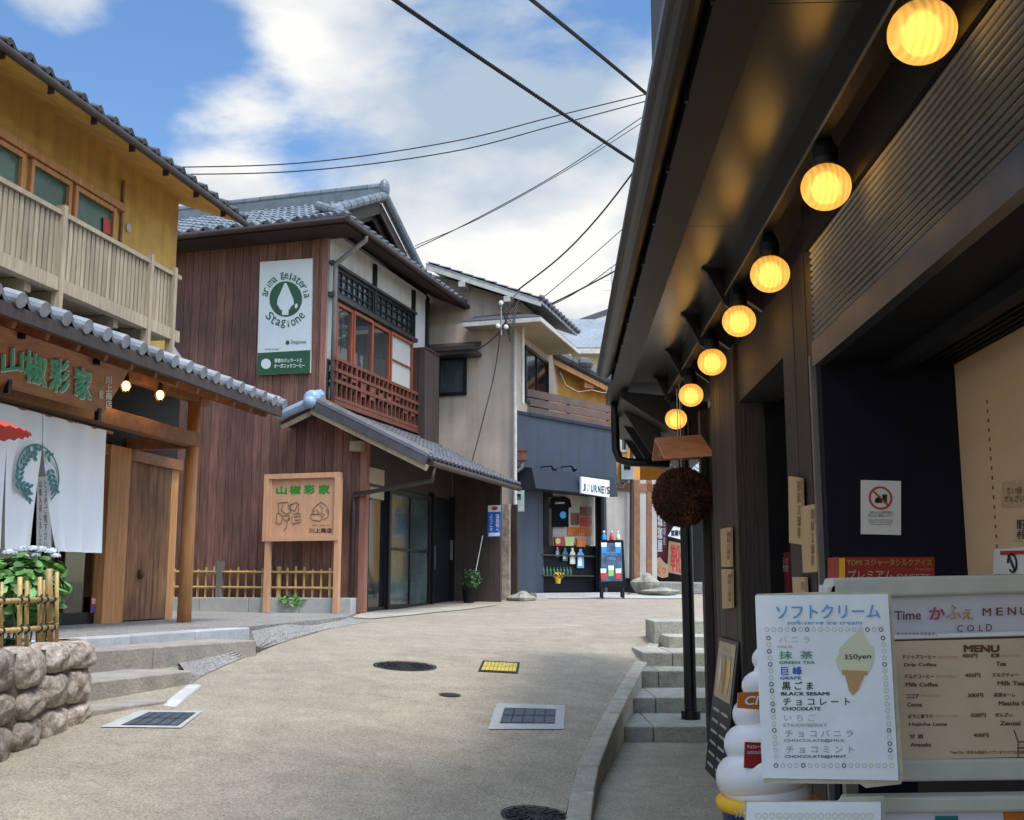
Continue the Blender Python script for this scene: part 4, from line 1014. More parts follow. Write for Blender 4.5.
for c_, x0, x1, a, b in ch: text_px(mb, lambda x, y: nbf(x, y, .008), c_, x0+.1, x1=x1-.3, y0=(a[0]-.6, a[1]-.6), y1=(b[0]+.6, b[1]+.6), bold=.06)
mb.build('lettering_outline', 'banner_white', t2, recalc=False)
mb = MB()
for c_, x0, x1, a, b in ch: text_px(mb, lambda x, y: nbf(x, y, .02), c_, x0+.6, x1=x1-.8, y0=(a[0]+.4, a[1]+.4), y1=(b[0]-.4, b[1]-.4), bold=.028)
mb.build('lettering', 'sign_green', t2, recalc=False)
mb = MB(); text_px(mb, lambda x, y: nbf(x, y, .008), '\n'.join('川上商店'), 105.5, 376, 112, 408, bold=.03); mb.build('lettering', 'white_sign', t2, recalc=False)
mb = MB(); q = poly_px(lambda x, y: nbf(x, y, .006), [(99, 398), (103, 399), (103.5, 391), (99.5, 390)]); mb.quad(*q); mb.build('seal', 'ink_faint', t2, recalc=False)
# small caged bulbs
def bulb(px, py, lab):
    c = L.p(px, py, .25)
    t = thing('porch_lamp', c, lab, 'lamp', 'small bulbs under the porch roof')
    mb = MB(); mb.sphere(c, .042, 12, 8, (1, 1, 1.25)); mb.build('bulb', 'bulb_warm', t, smooth=True)
    mb = MB(); mb.tube([c+V(0, 0, .05), c+V(0, 0, .16)], [.035, .02], 10); mb.tube([c+V(0, 0, .16), c+V(0, 0, .3)], .008, 6)
    for k in range(6):
        a = k*math.pi/3; d = V(math.cos(a), math.sin(a)); mb.tube([c+d*.035+V(0, 0, .06), c+d*.062, c+d*.03-V(0, 0, .065)], .004, 4)
    mb.build('cage', 'cage_brass', t)
    l = bpy.data.lights.new('bulb_light', 'POINT'); l.energy = 1.2; l.color = (1, .6, .25); l.shadow_soft_size = .04
    lo_ = bpy.data.objects.new('bulb_light', l); COL.objects.link(lo_); lo_.parent = t; lo_.location = (0, 0, -.1)
    return t
bulb(126, 386, 'left one of the two small glowing bulbs under the porch roof')
bulb(160, 395, 'right one of the two small glowing bulbs, next to the orange pillar')
# noren
def npan(mb, e0, e1, n=.14, w=.012, nu=14, nv=14):
    """cloth between two edges of three pixel points each (top, slit start, bottom)"""
    def ed(e, v):
        k = .22
        a, b, f_ = (e[0], e[1], v/k) if v < k else (e[1], e[2], (v-k)/(1-k)); return (a[0]+(b[0]-a[0])*f_, a[1]+(b[1]-a[1])*f_)
    P = []
    for j in range(nv+1):
        v = j/nv; a = ed(e0, v); b = ed(e1, v)
        for i in range(nu+1):
            u = i/nu; x = a[0]+(b[0]-a[0])*u; y = a[1]+(b[1]-a[1])*u
            q = L.p(x, y, n); P.append(q+L.n*(w*2.2*(.2+v)*math.sin(u*7+v*2+x*.07)+ .05*v*v))
    mb.add(P, [(j*(nu+1)+i, j*(nu+1)+i+1, (j+1)*(nu+1)+i+1, (j+1)*(nu+1)+i) for j in range(nv) for i in range(nu)])
t3 = thing('shop_curtain', L.P(-1.2, .14, L.pz(60, 550, .14)), 'white split cloth curtain with a green leaf ring hanging over the shop entrance', 'curtain')
def yt(x): return 403+.26*x
def yb(x): return 549+.043*x
mb = MB()
npan(mb, [(75, yt(75)), (74.5, 455), (71, yb(71))], [(106, yt(106)), (104, 458), (98, yb(98))])
npan(mb, [(43, yt(43)), (43, 448), (53, yb(53))], [(75, yt(75)), (74, 455), (70.5, yb(70))])
npan(mb, [(6, yt(6)), (6, 440), (-3, yb(-3))], [(43, yt(43)), (43, 448), (28, yb(28))])
npan(mb, [(-70, yt(-70)), (-70, 425), (-70, yb(-70))], [(6, yt(6)), (6, 440), (-7, yb(-7))])
mb.build('cloth', 'cloth_white', t3, smooth=True, recalc=False)
mb = MB(); mb.tube([L.p(-80, yt(-80)+1, .12), L.p(112, yt(112)+1, .12)], .018, 8); mb.build('rod', 'wood_brown', t3)
def inslit(x, y):
    if y < 448: return False
    f_ = (y-448)/102; return 43-15*f_-0.5 < x < 43+10*f_+.5
def cl(x, y):
    v = (y-yt(x))/(yb(x)-yt(x)); return L.p(x, y, .165+.05*v*v)
mb = MB(); ccx, ccy = 38, 474
for k in range(48):
    a0 = 2*math.pi*k/48; a1 = 2*math.pi*(k+1)/48
    p = [(ccx+21.5*math.cos(a)*q, ccy+(30*math.sin(a)+ .2*21*math.cos(a))*q) for a in (a0, a1) for q in (.94, 1.0)]
    if any(inslit(*u) for u in p): continue
    mb.quad(cl(*p[0]), cl(*p[1]), cl(*p[3]), cl(*p[2]))
mb.build('ring', 'ink_teal', t3, recalc=False)
mb = MB()
def lfm(x, y, a, l=6.2, w=2.8):
    p = []
    for k in range(8):
        b = 2*math.pi*k/8; dx = l/2*math.cos(b); dy = w/2*math.sin(b)*(1-.3*math.cos(b)); p.append((x+dx*math.cos(a)-dy*math.sin(a), y+(dx*math.sin(a)+dy*math.cos(a))*1.2))
    if any(inslit(*u) for u in p): return
    mb.quad(*[cl(*u) for u in p])
for (x, y, a, n_) in ((27, 458, -.9, 4), (24, 486, .3, 4), (48, 455, .5, 3), (52, 478, 1.3, 5), (38, 452, -1.5, 3), (30, 496, .8, 3), (20, 472, -1.4, 3)):
    for i in range(n_):
        x2 = x+math.cos(a)*i*4.2-math.cos(a)*6; y2 = y+math.sin(a)*i*5-math.sin(a)*6
        lfm(x2-math.sin(a)*2.4, y2+math.cos(a)*2.8, a+.7); lfm(x2+math.sin(a)*2.4, y2-math.cos(a)*2.8, a-.7)
mb.build('leaf_emblem', 'ink_teal', t3, recalc=False)
# red paper umbrella at the left edge
uc = at_y(-62, 412, 8.6)
t4 = thing('paper_umbrella', V(uc.x, uc.y, -.36), 'red paper parasol whose scalloped rim shows at the left edge', 'umbrella')
mb = MB(); ns = 36; rr = .70; pts = [uc+V(0, 0, .12)]
for k in range(ns*2):
    a = math.pi*k/ns; q = rr*(1 if k % 2 == 0 else .985); pts.append(uc+V(q*math.cos(a), q*math.sin(a), -.14-(.012 if k % 2 == 0 else -.006)))
for k in range(ns*2): mb.tone = 1 if k % 2 else .8; mb.add([pts[0], pts[1+k], pts[1+(k+1) % (ns*2)]], [(0, 1, 2)])
mb.build('canopy', 'red_paper', t4, recalc=False)
mb = MB(); mb.tube([V(uc.x, uc.y, -.36), uc+V(0, 0, .16)], .015, 8); mb.build('pole', 'wood_brown', t4)
# ---- stone wall planter
g0 = on_g(0, 765); g1 = on_g(99, 716)
d_ = V(g1.x-g0.x, g1.y-g0.y).normalized()
WL = Fac(g1.x, g1.y, d_.x, d_.y, d_.y, -d_.x); zt = -.37
t5 = thing('stone_wall', WL.P(-1, 0, -1.2), 'low planter wall of rounded brown boulders at the lower left', 'stone wall')
mb = MB(); mb.box(WL, -5, -.06, -.5, -.07, -1.6, zt-.03); mb.build('mortar', 'mortar', t5)
def stone(mb, F, s0, s1, z0, z1, n0, dep=.3, rs=0):
    # rounded irregular boulder: superellipse outline, domed face
    c_s, c_z = (s0+s1)/2, (z0+z1)/2; a, b = (s1-s0)/2*1.07, (z1-z0)/2*1.07
    seg = 20; ph = [random.uniform(0, 6.28) for _ in range(3)]
    rings = [(1.0, -.2), (1.0, -.06), (.985, -.035), (.94, -.012), (.86, .004), (.74, .016), (.58, .025), (.38, .032), (.18, .036), (.01, .037)]
    P = []
    for (q, n_) in rings:
        for k in range(seg):
            t_ = 2*math.pi*k/seg; e = 3.3
            r = (abs(math.cos(t_))**e+abs(math.sin(t_))**e)**(-1/e)
            r *= 1+.05*math.sin(2*t_+ph[0])+.035*math.sin(3*t_+ph[1])-.04
            jn = .011*math.sin(q*math.cos(t_)*3.1*a*9+ph[0])*math.cos(q*math.sin(t_)*2.3*b*14+ph[1])+.006*math.sin(q*math.cos(t_+1)*a*40+ph[2]) if q < .99 else 0
            P.append(F.P(c_s+a*r*q*math.cos(t_)+.0, n0+n_*dep/.3+jn+.015*math.sin(t_+ph[2])*q, c_z+b*r*q*math.sin(t_)))
    mb.add(P, [(i*seg+k, i*seg+(k+1) % seg, (i+1)*seg+(k+1) % seg, (i+1)*seg+k) for i in range(len(rings)-1) for k in range(seg)])
rows = 3; mb = MB(); s = -4.6
while s < -.02:
    w_ = random.uniform(.3, .44)
    e = min(s+w_, 0.0)
    if 0-e < .14: e = 0
    gz = h(g1.x, WL.P((s+e)/2, 0, 0).y)-.05
    k = max(2, round((zt-gz)/.21)); cuts = [gz]+[gz+(zt-gz)*(i+random.uniform(-.18, .18))/k for i in range(1, k)]+[zt]
    for z0_, z1_ in zip(cuts, cuts[1:]):
        j = random.uniform(-.05, .05); mb.tone = random.uniform(.7, 1.45)
        stone(mb, WL, s+j-.01, min(e+j+.01, 0.02) if e < 0 else .0, z0_, z1_, -.05)
    s = e
mb.build('stones', 'wall_stone', t5, smooth=True)
WE = Fac(g1.x, g1.y, -1, 0, 0, 1)
o = struct((lambda m_: (m_.quad(WL.P(-5, -.1, zt-.04), WL.P(-.06, -.1, zt-.04), WL.P(-.06, -2.2, zt-.04), WL.P(-5, -2.2, zt-.04)), m_.build('soil', 'soil', recalc=False))[1])(MB()))
# end of the planter: a second row of stones round the corner
mb = MB(); EF = Fac(WL.P(0, -.05, 0).x, WL.P(0, -.05, 0).y, -WL.n.x, -WL.n.y, WL.d.x, WL.d.y)
for s0 in (0, .4, .8, 1.2, 1.6):
    for z0_, z1_ in ((-1.1, -.85), (-.85, -.6), (-.6, -.37)): mb.tone = random.uniform(.75, 1.3); stone(mb, EF, s0, s0+.4, z0_, z1_, -.02)
mb.build('end_stones', 'wall_stone', t5, smooth=True)
# near bamboo fence
t6 = thing('bamboo_fence', WL.P(-.6, -.2, zt-.04), 'low bamboo fence with black cord ties on top of the stone wall', 'bamboo fence')
fn = -.2
def bam(mb, a, b, r):
    n = max(2, round((b-a).length/.16)); mb.tone = random.uniform(.8, 1.2); mb.tube([a, b], r, 8)
    for i in range(1, n): c = a.lerp(b, i/n+random.uniform(-.02, .02)); d = (b-a).normalized()*.004; mb.tube([c-d, c+d], r*1.1, 8)
for (x, ytop, ybot, r, nm) in ((2, 582, 646, .009, 0), (20, 577, 644, .015, 0), (27, 581, 644, .014, 0), (40, 577, 643, .015, 0), (44, 580, 643, .009, 0), (51, 569, 643, .022, 1), (57, 572, 643, .014, 0), (-15, 584, 646, .015, 0), (-30, 584, 646, .015, 0)):
    a = WL.p(x, ybot, fn); b = WL.p(x, ytop, fn); a.z = zt-.05
    if nm: b = WL.p(x-2, ytop, fn)
    mb = MB(); bam(mb, a, b, r); mb.build('upright', 'bamboo', t6, smooth=True)
for (yl, yr) in ((600, 599), (631, 627)):
    mb = MB(); bam(mb, WL.p(-40, yl+3, fn+.03), WL.p(56, yr, fn+.03), .016); mb.build('rail', 'bamboo', t6, smooth=True)
mb = MB()
for x in (2, 20, 27, 40, 46, 53):
    for (yl, yr) in ((600, 599), (631, 627)):
        c = WL.p(x, yl+(yr-yl)*x/56, fn+.03); mb.sphere(c, .022, 8, 6)
        mb.tube([c-V(0, .02, .03), c+V(0, .02, .03)], .006, 5)
mb.build('cord', 'cord_black', t6)
# hydrangea
def leafy(mb, c, rad, n, size, tone=(.6, 1.4), up=.4):
    for i in range(n):
        d = V(random.gauss(0, 1), random.gauss(0, 1), random.gauss(0, 1)).normalized(); q = random.uniform(.35, 1)**.5
        p = Vector(c)+V(d.x*rad[0], d.y*rad[1], d.z*rad[2])*q
        a = V(random.gauss(0, 1), random.gauss(0, 1), random.gauss(0, .5)).normalized(); nrm = (d+V(0, 0, up)+V(random.gauss(0, .4), random.gauss(0, .4), random.gauss(0, .4))).normalized()
        b = nrm.cross(a).normalized(); a = b.cross(nrm); s = size*random.uniform(.6, 1.25); mb.tone = random.uniform(*tone)
        tip = p+a*s; m_ = p+a*s*.5-nrm*s*.06
        mb.add([p, p+a*s*.35+b*s*.3+nrm*s*.05, p+a*s*.72+b*s*.24+nrm*s*.04, tip, p+a*s*.72-b*s*.24+nrm*s*.04, p+a*s*.35-b*s*.3+nrm*s*.05, m_], [(0, 1, 2, 3, 6), (0, 6, 3, 4, 5)])
hc = at_y(22, 592, 7.6)
t7 = thing('hydrangea', V(hc.x, hc.y, zt), 'leafy green hydrangea with pale blue flower heads behind the bamboo fence', 'shrub')
mb = MB(); leafy(mb, hc+V(0, 0, .02), (.28, .3, .23), 700, .1); leafy(mb, at_y(-20, 588, 7.5), (.3, .3, .22), 300, .1); leafy(mb, at_y(48, 590, 7.8), (.09, .15, .25), 200, .08); mb.build('foliage', 'leaf_green', t7, recalc=False)
mb = MB()
for k in range(14):
    a = random.uniform(0, 6.28); p = V(hc.x+random.uniform(-.2, .2), hc.y+random.uniform(-.2, .2), zt-.04); mb.tube([p, p+V(random.uniform(-.1, .1), random.uniform(-.1, .1), .25), V(p.x+random.uniform(-.15, .15), p.y, hc.z+.05)], .006, 5)
mb.build('stems', 'leaf_dark', t7)
for (x, y, r) in ((10, 553, .05), (23, 550, .045), (33, 549, .04), (22, 557, .05), (42, 550, .045), (52, 552, .05), (6, 562, .04), (36, 556, .03), (56, 556, .03)):
    c = at_y(x, y, 7.55+random.uniform(-.1, .15)); mb = MB()
    for i in range(70):
        d = V(random.gauss(0, 1), random.gauss(0, 1), abs(random.gauss(0, .6))).normalized(); p = c+V(d.x*r, d.y*r, d.z*r*.55); s = .011
        x_ = d.cross(V(0, 0, 1)+V(.01, .015, 0)).normalized()*s; y_ = d.cross(x_).normalized()*s; mb.tone = random.uniform(.75, 1.25); mb.quad(p-x_, p-y_, p+x_, p+y_)
    mb.build('flower_head', 'hydrangea_bloom', t7, recalc=False)

# ================================================================ plank house
ZG = G.z = -.45
zEv = 6.12
t = thing('plank_house', PL.P(2, -2, ZG), 'two-storey house clad in dark red vertical planks with grey tiled roof', 'house')
PH = t
sC = PL.ps(327, 300)   # corner of the upper storey
upn = -sC*1.0          # offset of the upper face behind the lower one
ltz = lambda s: (2.95 if s >= sC else 2.95-(sC-s)*.49)
mb = MB()
planks(mb, PL, sC, 8.5, 0, ZG+.14, zEv+.12, .17, .03, .26, .009)
planks(mb, PL, .1, sC, 0, ZG+.14, lambda s: ltz(s)-.12, .17, .03, .26, .009)
mb.build('plank_wall', 'plank_red', t)
mb = MB(); mb.box(PL, .16, 8.4, -6.2, -.035, ZG, 2.3); mb.box(PL, sC+.02, 8.4, -4.7, -.035, 2.3, zEv+.1); mb.build('core_wall', 'soffit_dark', t)
mb = MB(); mb.box(PL, sC-.0, sC+.1, -.06, .02, 2.9, zEv); mb.build('corner_post', 'wood_pink', t)
mb = MB(); mb.box(PL, -.02, .1, -.1, .02, ZG, 2.6); mb.build('corner_post', 'wood_pink', t)
mb = MB()
for k in range(9): mb.tone = 1+random.uniform(-.12, .12); mb.box(PL, .12+.95*k, .12+.95*(k+1)-.01, -.02, .22, ZG-.3, ZG+.24)
mb.build('foundation', 'concrete_pale', t, bevel=.01)
# --- upper street face
U = Fac(PL.P(sC, 0, 0).x, PL.P(sC, 0, 0).y, .292, .956, .956, -.292)
def us(x, y=300, n=0): return U.ps(x, y, n)
LU = 5.3
sA, sM, sR_ = us(334, 300), us(373, 310), us(411, 330)
sW = us(425, 330)
zh = U.pz(333, 267)         # top of plaster band bottom
mb = MB(); mb.box(U, 0.0, sW+.05, -.1, 0, 2.9, zEv+.1); mb.build('upper_wall', 'white_plaster', t)
print('sW', sW)
z1 = U.pz(334, 266.5); z0 = U.pz(334, 294)
for a, b in ((sA, sM-.05), (sM+.05, sR_)): window(U, t, a, b, z0, z1, .0, 'black_metal', 'glass_street', .06, nv=6, nh=2, mw=.03, name='transom_window')
mb = MB(); mb.box(U, sM-.05, sM+.05, -.05, .06, z0-.1, zEv); mb.box(U, sR_, sR_+.1, -.05, .06, z0-.1, zEv); mb.box(U, sW, sW+.08, -.05, .06, 3.2, zEv); mb.build('black_post', 'black_metal', t)
mb = MB(); mb.box(U, 0.02, sR_+.1, 0, .12, z0-.1, z0-.02); mb.box(U, .02, sR_+.1, 0, .10, z1+.0, z1+.05); mb.build('head_rail', 'brown_metal', t)
zr1 = z0-.14; zr0 = U.pz(334, 363)
pan = [(334, 350), (351, 0), (368, 0), (384, 0), (409, 0)]
xs_ = [us(334), us(350.5), us(370), us(388), us(410)]
for i in range(4):
    window(U, t, xs_[i], xs_[i+1], zr0, zr1, .02+(.02 if i % 2 else 0), 'wood_red', 'glass_sky' if i < 3 else 'curtain', .06, nh=1 if i == 3 else 0)
# lattice balustrade
zl0 = U.pz(334, 402); zl1 = zr0+.02
mb = MB(); mb.box(U, .05, sR_+.02, .0, .03, zl0, zl1); mb.build('balustrade_backing', 'glass_sky', t)
mb = MB(); nn = .16
for z in (zl1-.0, zl0+.02, zl0+(zl1-zl0)*.72, zl0+(zl1-zl0)*.45): mb.box(U, .04, sR_+.04, nn-.03, nn+.03, z-.03, z+.03)
s = .08; k = 0
while s < sR_:
    mb.tone = random.uniform(.8, 1.25); w_ = .03 if k % 4 else .05; mb.box(U, s, s+w_, nn-.025, nn+.025, zl0, zl1)
    if k % 2: mb.box(U, s, s+.24, nn-.02, nn+.02, zl0+(zl1-zl0)*random.choice([.3, .58]), zl0+(zl1-zl0)*random.choice([.33, .61])+.03)
    s += .2; k += 1
mb.box(U, 0.02, sR_+.04, -.02, nn+.03, zl0-.1, zl0-.02)
mb.build('balustrade', 'wood_maroon', t)
# shutter box
sa, sb = us(411, 345, .0), us(438.5, 370, .3)
zt_ = U.pz(415, 343, .3); zb_ = U.pz(412, 438, .3)
mb = MB(); planks(mb, U, sa+.02, sb, .32, zb_, zt_, .16, .03, .15, .012); UE = Fac(U.P(sa, 0, 0).x, U.P(sa, 0, 0).y, U.n.x, U.n.y, -U.d.x, -U.d.y)
planks(mb, UE, 0, .32, .0, zb_, zt_, .16, .03, .15, .012); mb.box(U, sa+.02, sb, -.0, .34, zt_, zt_+.03); mb.box(U, sa+.02, sb, 0, .33, zb_-.03, zb_); mb.box(U, sb-.03, sb, 0, .3, zb_, zt_); mb.build('shutter_box', 'plank_dark', t)
# --- main roof
ov = .62; ovp = .62
zR = zEv+.02
PLr = PL
# corner eave E at PL s=sC-ov, n=ovp
E0 = PL.P(sC-ov, ovp, zEv)
depth = LU+2*ovp; half = depth/2; rise = 7.66-zEv
dn = -PL.n   # inward
upv = (dn*half+V(0, 0, rise)); Ls = upv.length
Wd = 9.5
gable = ov+.25     # how far the gable stands back from the eave corner
mb = MB(); tiles(mb, E0+PL.d*gable+V(0, 0, .06), PL.d, upv, Wd-gable, Ls, cw=.3, rh=.3, sub=6, caps=.05, capr=.05)
mb.build('roof', 'tile_grey', t, recalc=False)
Eb = E0+dn*depth
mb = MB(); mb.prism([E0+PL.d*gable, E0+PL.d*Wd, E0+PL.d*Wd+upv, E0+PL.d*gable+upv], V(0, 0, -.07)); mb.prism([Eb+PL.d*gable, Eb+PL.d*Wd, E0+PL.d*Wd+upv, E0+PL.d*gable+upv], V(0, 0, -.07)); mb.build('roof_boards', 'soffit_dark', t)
# hip skirt along the street
kk = 1.0; hup = (PL.d*gable+V(0, 0, rise*gable/half*kk))
mb = MB(); cw = .3
tiles(mb, E0+V(0, 0, .06)+dn*.0, dn, hup, depth, hup.length, cw=.27, rh=.145, sub=6, step=.015, caps=.06, capr=.05, keep=lambda x, y: x > y*.86-.12)
mb.build('roof_skirt', 'tile_dark', t, recalc=False)
mb = MB(); q = E0+V(0, 0, .06)
tri = [q, q+PL.d*gable, q+PL.d*gable+dn*gable+V(0, 0, rise*gable/half)]
tiles(mb, q, PL.d, upv, gable, gable*1.16, cw=.145, rh=.25, sub=4, caps=.05, keep=lambda x, y: x > y*.86-.05); mb.build('roof_corner', 'tile_grey', t, recalc=False)
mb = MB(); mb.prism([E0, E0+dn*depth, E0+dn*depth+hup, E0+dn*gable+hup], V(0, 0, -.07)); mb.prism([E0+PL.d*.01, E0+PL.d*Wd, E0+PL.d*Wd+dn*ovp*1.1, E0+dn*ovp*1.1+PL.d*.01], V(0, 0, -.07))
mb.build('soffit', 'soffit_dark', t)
mb = MB(); roll(mb, q+V(0, 0, .04), q+hup+dn*gable*.75+V(0, 0, .1), .085); 
Rg = E0+PL.d*(gable-.12)+upv
roll(mb, E0+PL.d*(gable-.1)+upv*.24+V(0, 0, .12), Rg+V(0, 0, .12), .10, .3); roll(mb, Eb+PL.d*(gable-.1)+(upv-2*dn*half)*.19+V(0, 0, .12), Rg+V(0, 0, .12), .10, .3)
mb.build('verge_tiles', 'tile_grey', t)
mb = MB(); A_ = Rg+V(0, 0, .1); B_ = E0+PL.d*Wd+upv+V(0, 0, .1)
mb.bar(A_+V(0, 0, .03), B_+V(0, 0, .03), .26, .22); roll(mb, A_+V(0, 0, .2), B_+V(0, 0, .2), .1, .35); mb.sphere(A_+V(0, 0, .16), .19, 12, 8, (.6, .9, 1.1)); mb.build('ridge', 'tile_grey', t)
# gable face and barge boards
Gp = E0+PL.d*(gable+.35); 
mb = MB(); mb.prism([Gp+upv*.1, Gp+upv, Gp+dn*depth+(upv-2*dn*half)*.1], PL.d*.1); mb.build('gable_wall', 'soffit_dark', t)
mb = MB()
for (a, b) in ((E0+upv*.16, E0+upv), (Eb+(upv-2*dn*half)*.16, E0+upv)):
    a = a+PL.d*(gable-.02)-V(0, 0, .12); b = b+PL.d*(gable-.02)-V(0, 0, .12); mb.bar(a, b, .05, .22)
    a = a+PL.d*.16-V(0, 0, .12); b = b+PL.d*.16-V(0, 0, .14); mb.bar(a, b, .05, .18)
mb.build('barge_board', 'plank_dark', t)
mb = MB(); mb.tube([E0-PL.d*.05+PL.n*.06, E0+PL.d*Wd+PL.n*.06], .055, 10); mb.tube([E0-PL.d*.06+PL.n*.05, E0-PL.d*.06+dn*depth], .055, 10); mb.build('gutter', 'brown_metal', t)
zz = zEv-.1; a = E0+dn*.75-PL.d*.04
mb = MB(); b = U.P(.1, .1, zz-.42); mb.tube([a, a-V(0, 0, .12), b, b-V(0, 0, .1), U.P(.1, .1, 3.05)], .045, 10); mb.build('downpipe', 'grey_pipe', t, smooth=True)
# --- lean-to roof over the entrance
vn = .42
T0 = PL.P(sC+.02, vn, 3.0); nR = RH.n
slope = V(nR.x, nR.y, -.49); wl = 2.12
B0 = T0+slope*wl          # eave corner
Lw = 5.0
dR = RH.d
mb = MB(); tiles(mb, B0+V(0, 0, .05), dR, -slope, Lw, (slope*wl).length, cw=.2, rh=.26, sub=4, amp=.028, caps=.07, capr=.045)
mb.build('lean_to_roof', 'tile_dark', t, recalc=False)
mb = MB(); mb.prism([B0, B0+dR*Lw, T0+dR*Lw, T0], V(0, 0, -.06)); mb.build('lean_to_boards', 'plank_dark', t)
mb = MB(); roll(mb, T0+V(0, 0, .1), B0+V(0, 0, .09), .085, .42); mb.bar(T0-dR*.03+V(0, 0, .02), B0-dR*.03+V(0, 0, .02), .1, .13); mb.build('verge_tiles', 'tile_dark', t)
mb = MB(); mb.bar(T0-dR*.02-V(0, 0, .1), B0-dR*.02-V(0, 0, .1), .04, .10); mb.bar(T0+V(0, 0, .19)+dR*.16, B0+V(0, 0, .17)+dR*.16, .05, .02); mb.build('verge_board', 'wood_pale', t)
c = PL.P(sC+.0, vn+.03, 3.10)
mb = MB(); mb.sphere(c, .15, 14, 10, (1, .7, 1)); mb.sphere(c+PL.n*.08-V(0, 0, .07), .11, 14, 8); mb.tube([c-V(0, 0, .05), PL.P(sC+.62, vn+.06, 2.82)], [.09, .075], 10); mb.tube([c+V(0, 0, .05), PL.P(sC-.02, vn-.2, 3.2)], [.09, .1], 10); mb.build('ridge_end_tile', 'tile_blue', t)
mb = MB(); mb.prism([PL.P(sC+.05, vn, 2.97), PL.P(sC+.6, vn, 2.74), PL.P(sC+.6, .0, 2.74), PL.P(sC+.05, 0, 2.97)], V(0, 0, -.06)); mb.build('side_verge', 'plank_dark', t)
mb = MB(); mb.bar(PL.P(sC+.05, vn-.02, 2.86), PL.P(sC+.58, vn-.02, 2.64), .03, .08); mb.build('side_verge_board', 'wood_pale', t)
mb = MB(); mb.tube([B0+V(0, 0, -.02)+nR*.05, B0+dR*Lw+nR*.05-V(0, 0, .02)], .05, 10); mb.build('gutter', 'brown_metal', t)
mb = MB(); c = PL.p(354, 495, .06); mb.tube([B0+dR*.15+nR*.04-V(0, 0, .05), B0+dR*.15+nR*.02-V(0, 0, .28), c, c-V(0, 0, .12), V(c.x, c.y, ZG)], .04, 10); mb.build('downpipe', 'brown_metal', t, smooth=True)
mb = MB(); c = PL.p(356, 450, .1); mb.box(PL, PL.ps(363, 450, .1), PL.ps(352, 450, .1), .02, .2, c.z-.02, c.z+.14); mb.build('bracket_block', 'wood_pale', t)
# --- entrance
RHz1 = RH.pz(400, 489)
s4 = RH.ps(452, 560)
mb = MB(); mb.box(RH, .1, s4+.3, -.1, -.04, RHz1, 2.62); mb.build('entrance_head', 'plank_dark', t)
mb = MB(); mb.box(RH, .1, RH.ps(386, 480), -.05, -.03, RH.pz(368, 497), RH.pz(368, 466)); mb.build('head_panel', 'beige_stucco', t)
a = RH.ps(370, 560); b = RH.ps(388, 560); c_ = RH.ps(408, 560); d2 = RH.ps(430, 560); e_ = RH.ps(452, 560)
window(RH, t, a-.05, b, ZG+.02, RHz1, -.08, 'black_metal', 'glass_dark', .06, name='door')
window(RH, t, b, d2-.0, ZG+.02, RHz1-.02, -.03, 'black_metal', 'glass_street', .09, nv=1, nh=1, mw=.05, name='door')
mb = MB(); mb.box(RH, d2+.02, d2+.09, -.05, .06, ZG, RHz1+.05); mb.box(RH, e_-.08, e_, -.05, .06, ZG, RHz1+.05); mb.build('door_post', 'black_metal', t)
mb = MB(); mb.box(RH, d2+.1, e_-.09, -.06, -.02, ZG+.02, RHz1); mb.build('door_leaf', 'black_wall', t)
mb = MB(); mb.box(RH, d2+.13, d2+.16, .0, .05, .3, .75); mb.box(RH, e_-.12, e_-.09, .0, .05, .5, .9); mb.build('door_handle', 'steel', t)
# wall that steps forward beyond the doors
PW = Fac(RH.P(e_, 0, 0).x, RH.P(e_, 0, 0).y, .956, -.292, -.292, -.956)
mb = MB(); planks(mb, PW, 0, 1.03, 0, ZG-.02, lambda s: 2.5-.5*s, .26, .1, .06, .002); mb.build('return_wall', 'plank_dark', t)
# kerb rock, fence, signs
t8 = thing('bamboo_fence', PL.P(2, .1, ZG+.24), 'long low bamboo fence on the grey block kerb before the plank wall', 'bamboo fence')
s0 = PL.ps(338, 590, .1); s1 = PL.ps(166, 590, .1); n_ = 21; zt_ = PL.pz(250, 568, .1); zbm = ZG+.24
for i in range(n_+1):
    s = s0+(s1-s0)*i/n_; thick = i in (7,)
    mb = MB(); bam(mb, PL.P(s, .1, zbm), PL.P(s, .1, zt_+random.uniform(-.03, .04)), .042 if i == 7 else .02); mb.build('upright', 'bamboo', t8)
for z in (zbm+.16, zbm+.42):
    mb = MB(); bam(mb, PL.P(s0-.05, .14, z), PL.P(s1+.1, .14, z+.02), .02); mb.build('rail', 'bamboo', t8)
mb = MB(); s = PL.ps(220, 590, .12); mb.box(PL, s-.05, s+.05, .08, .18, zbm, zt_+.12); mb.build('post', 'post_grey', t8)
for i in range(5):
    o = MB(); c = PL.p(288+i*5+random.uniform(-2, 2), 602, -.0)+PL.n*.2; leafy(o, c+V(0, 0, .03), (.1, .06, .05), 14, .12); 
    if i == 0: acc = o
    else: 
        k = len(acc.v); acc.v += o.v; acc.f += [[j+k for j in f_] for f_ in o.f]; acc.t += o.t
o = acc.build('small_plant', 'leaf_green', recalc=False); tag(o, 'small green plant growing at the foot of the bamboo fence under the wooden sign', 'plant')
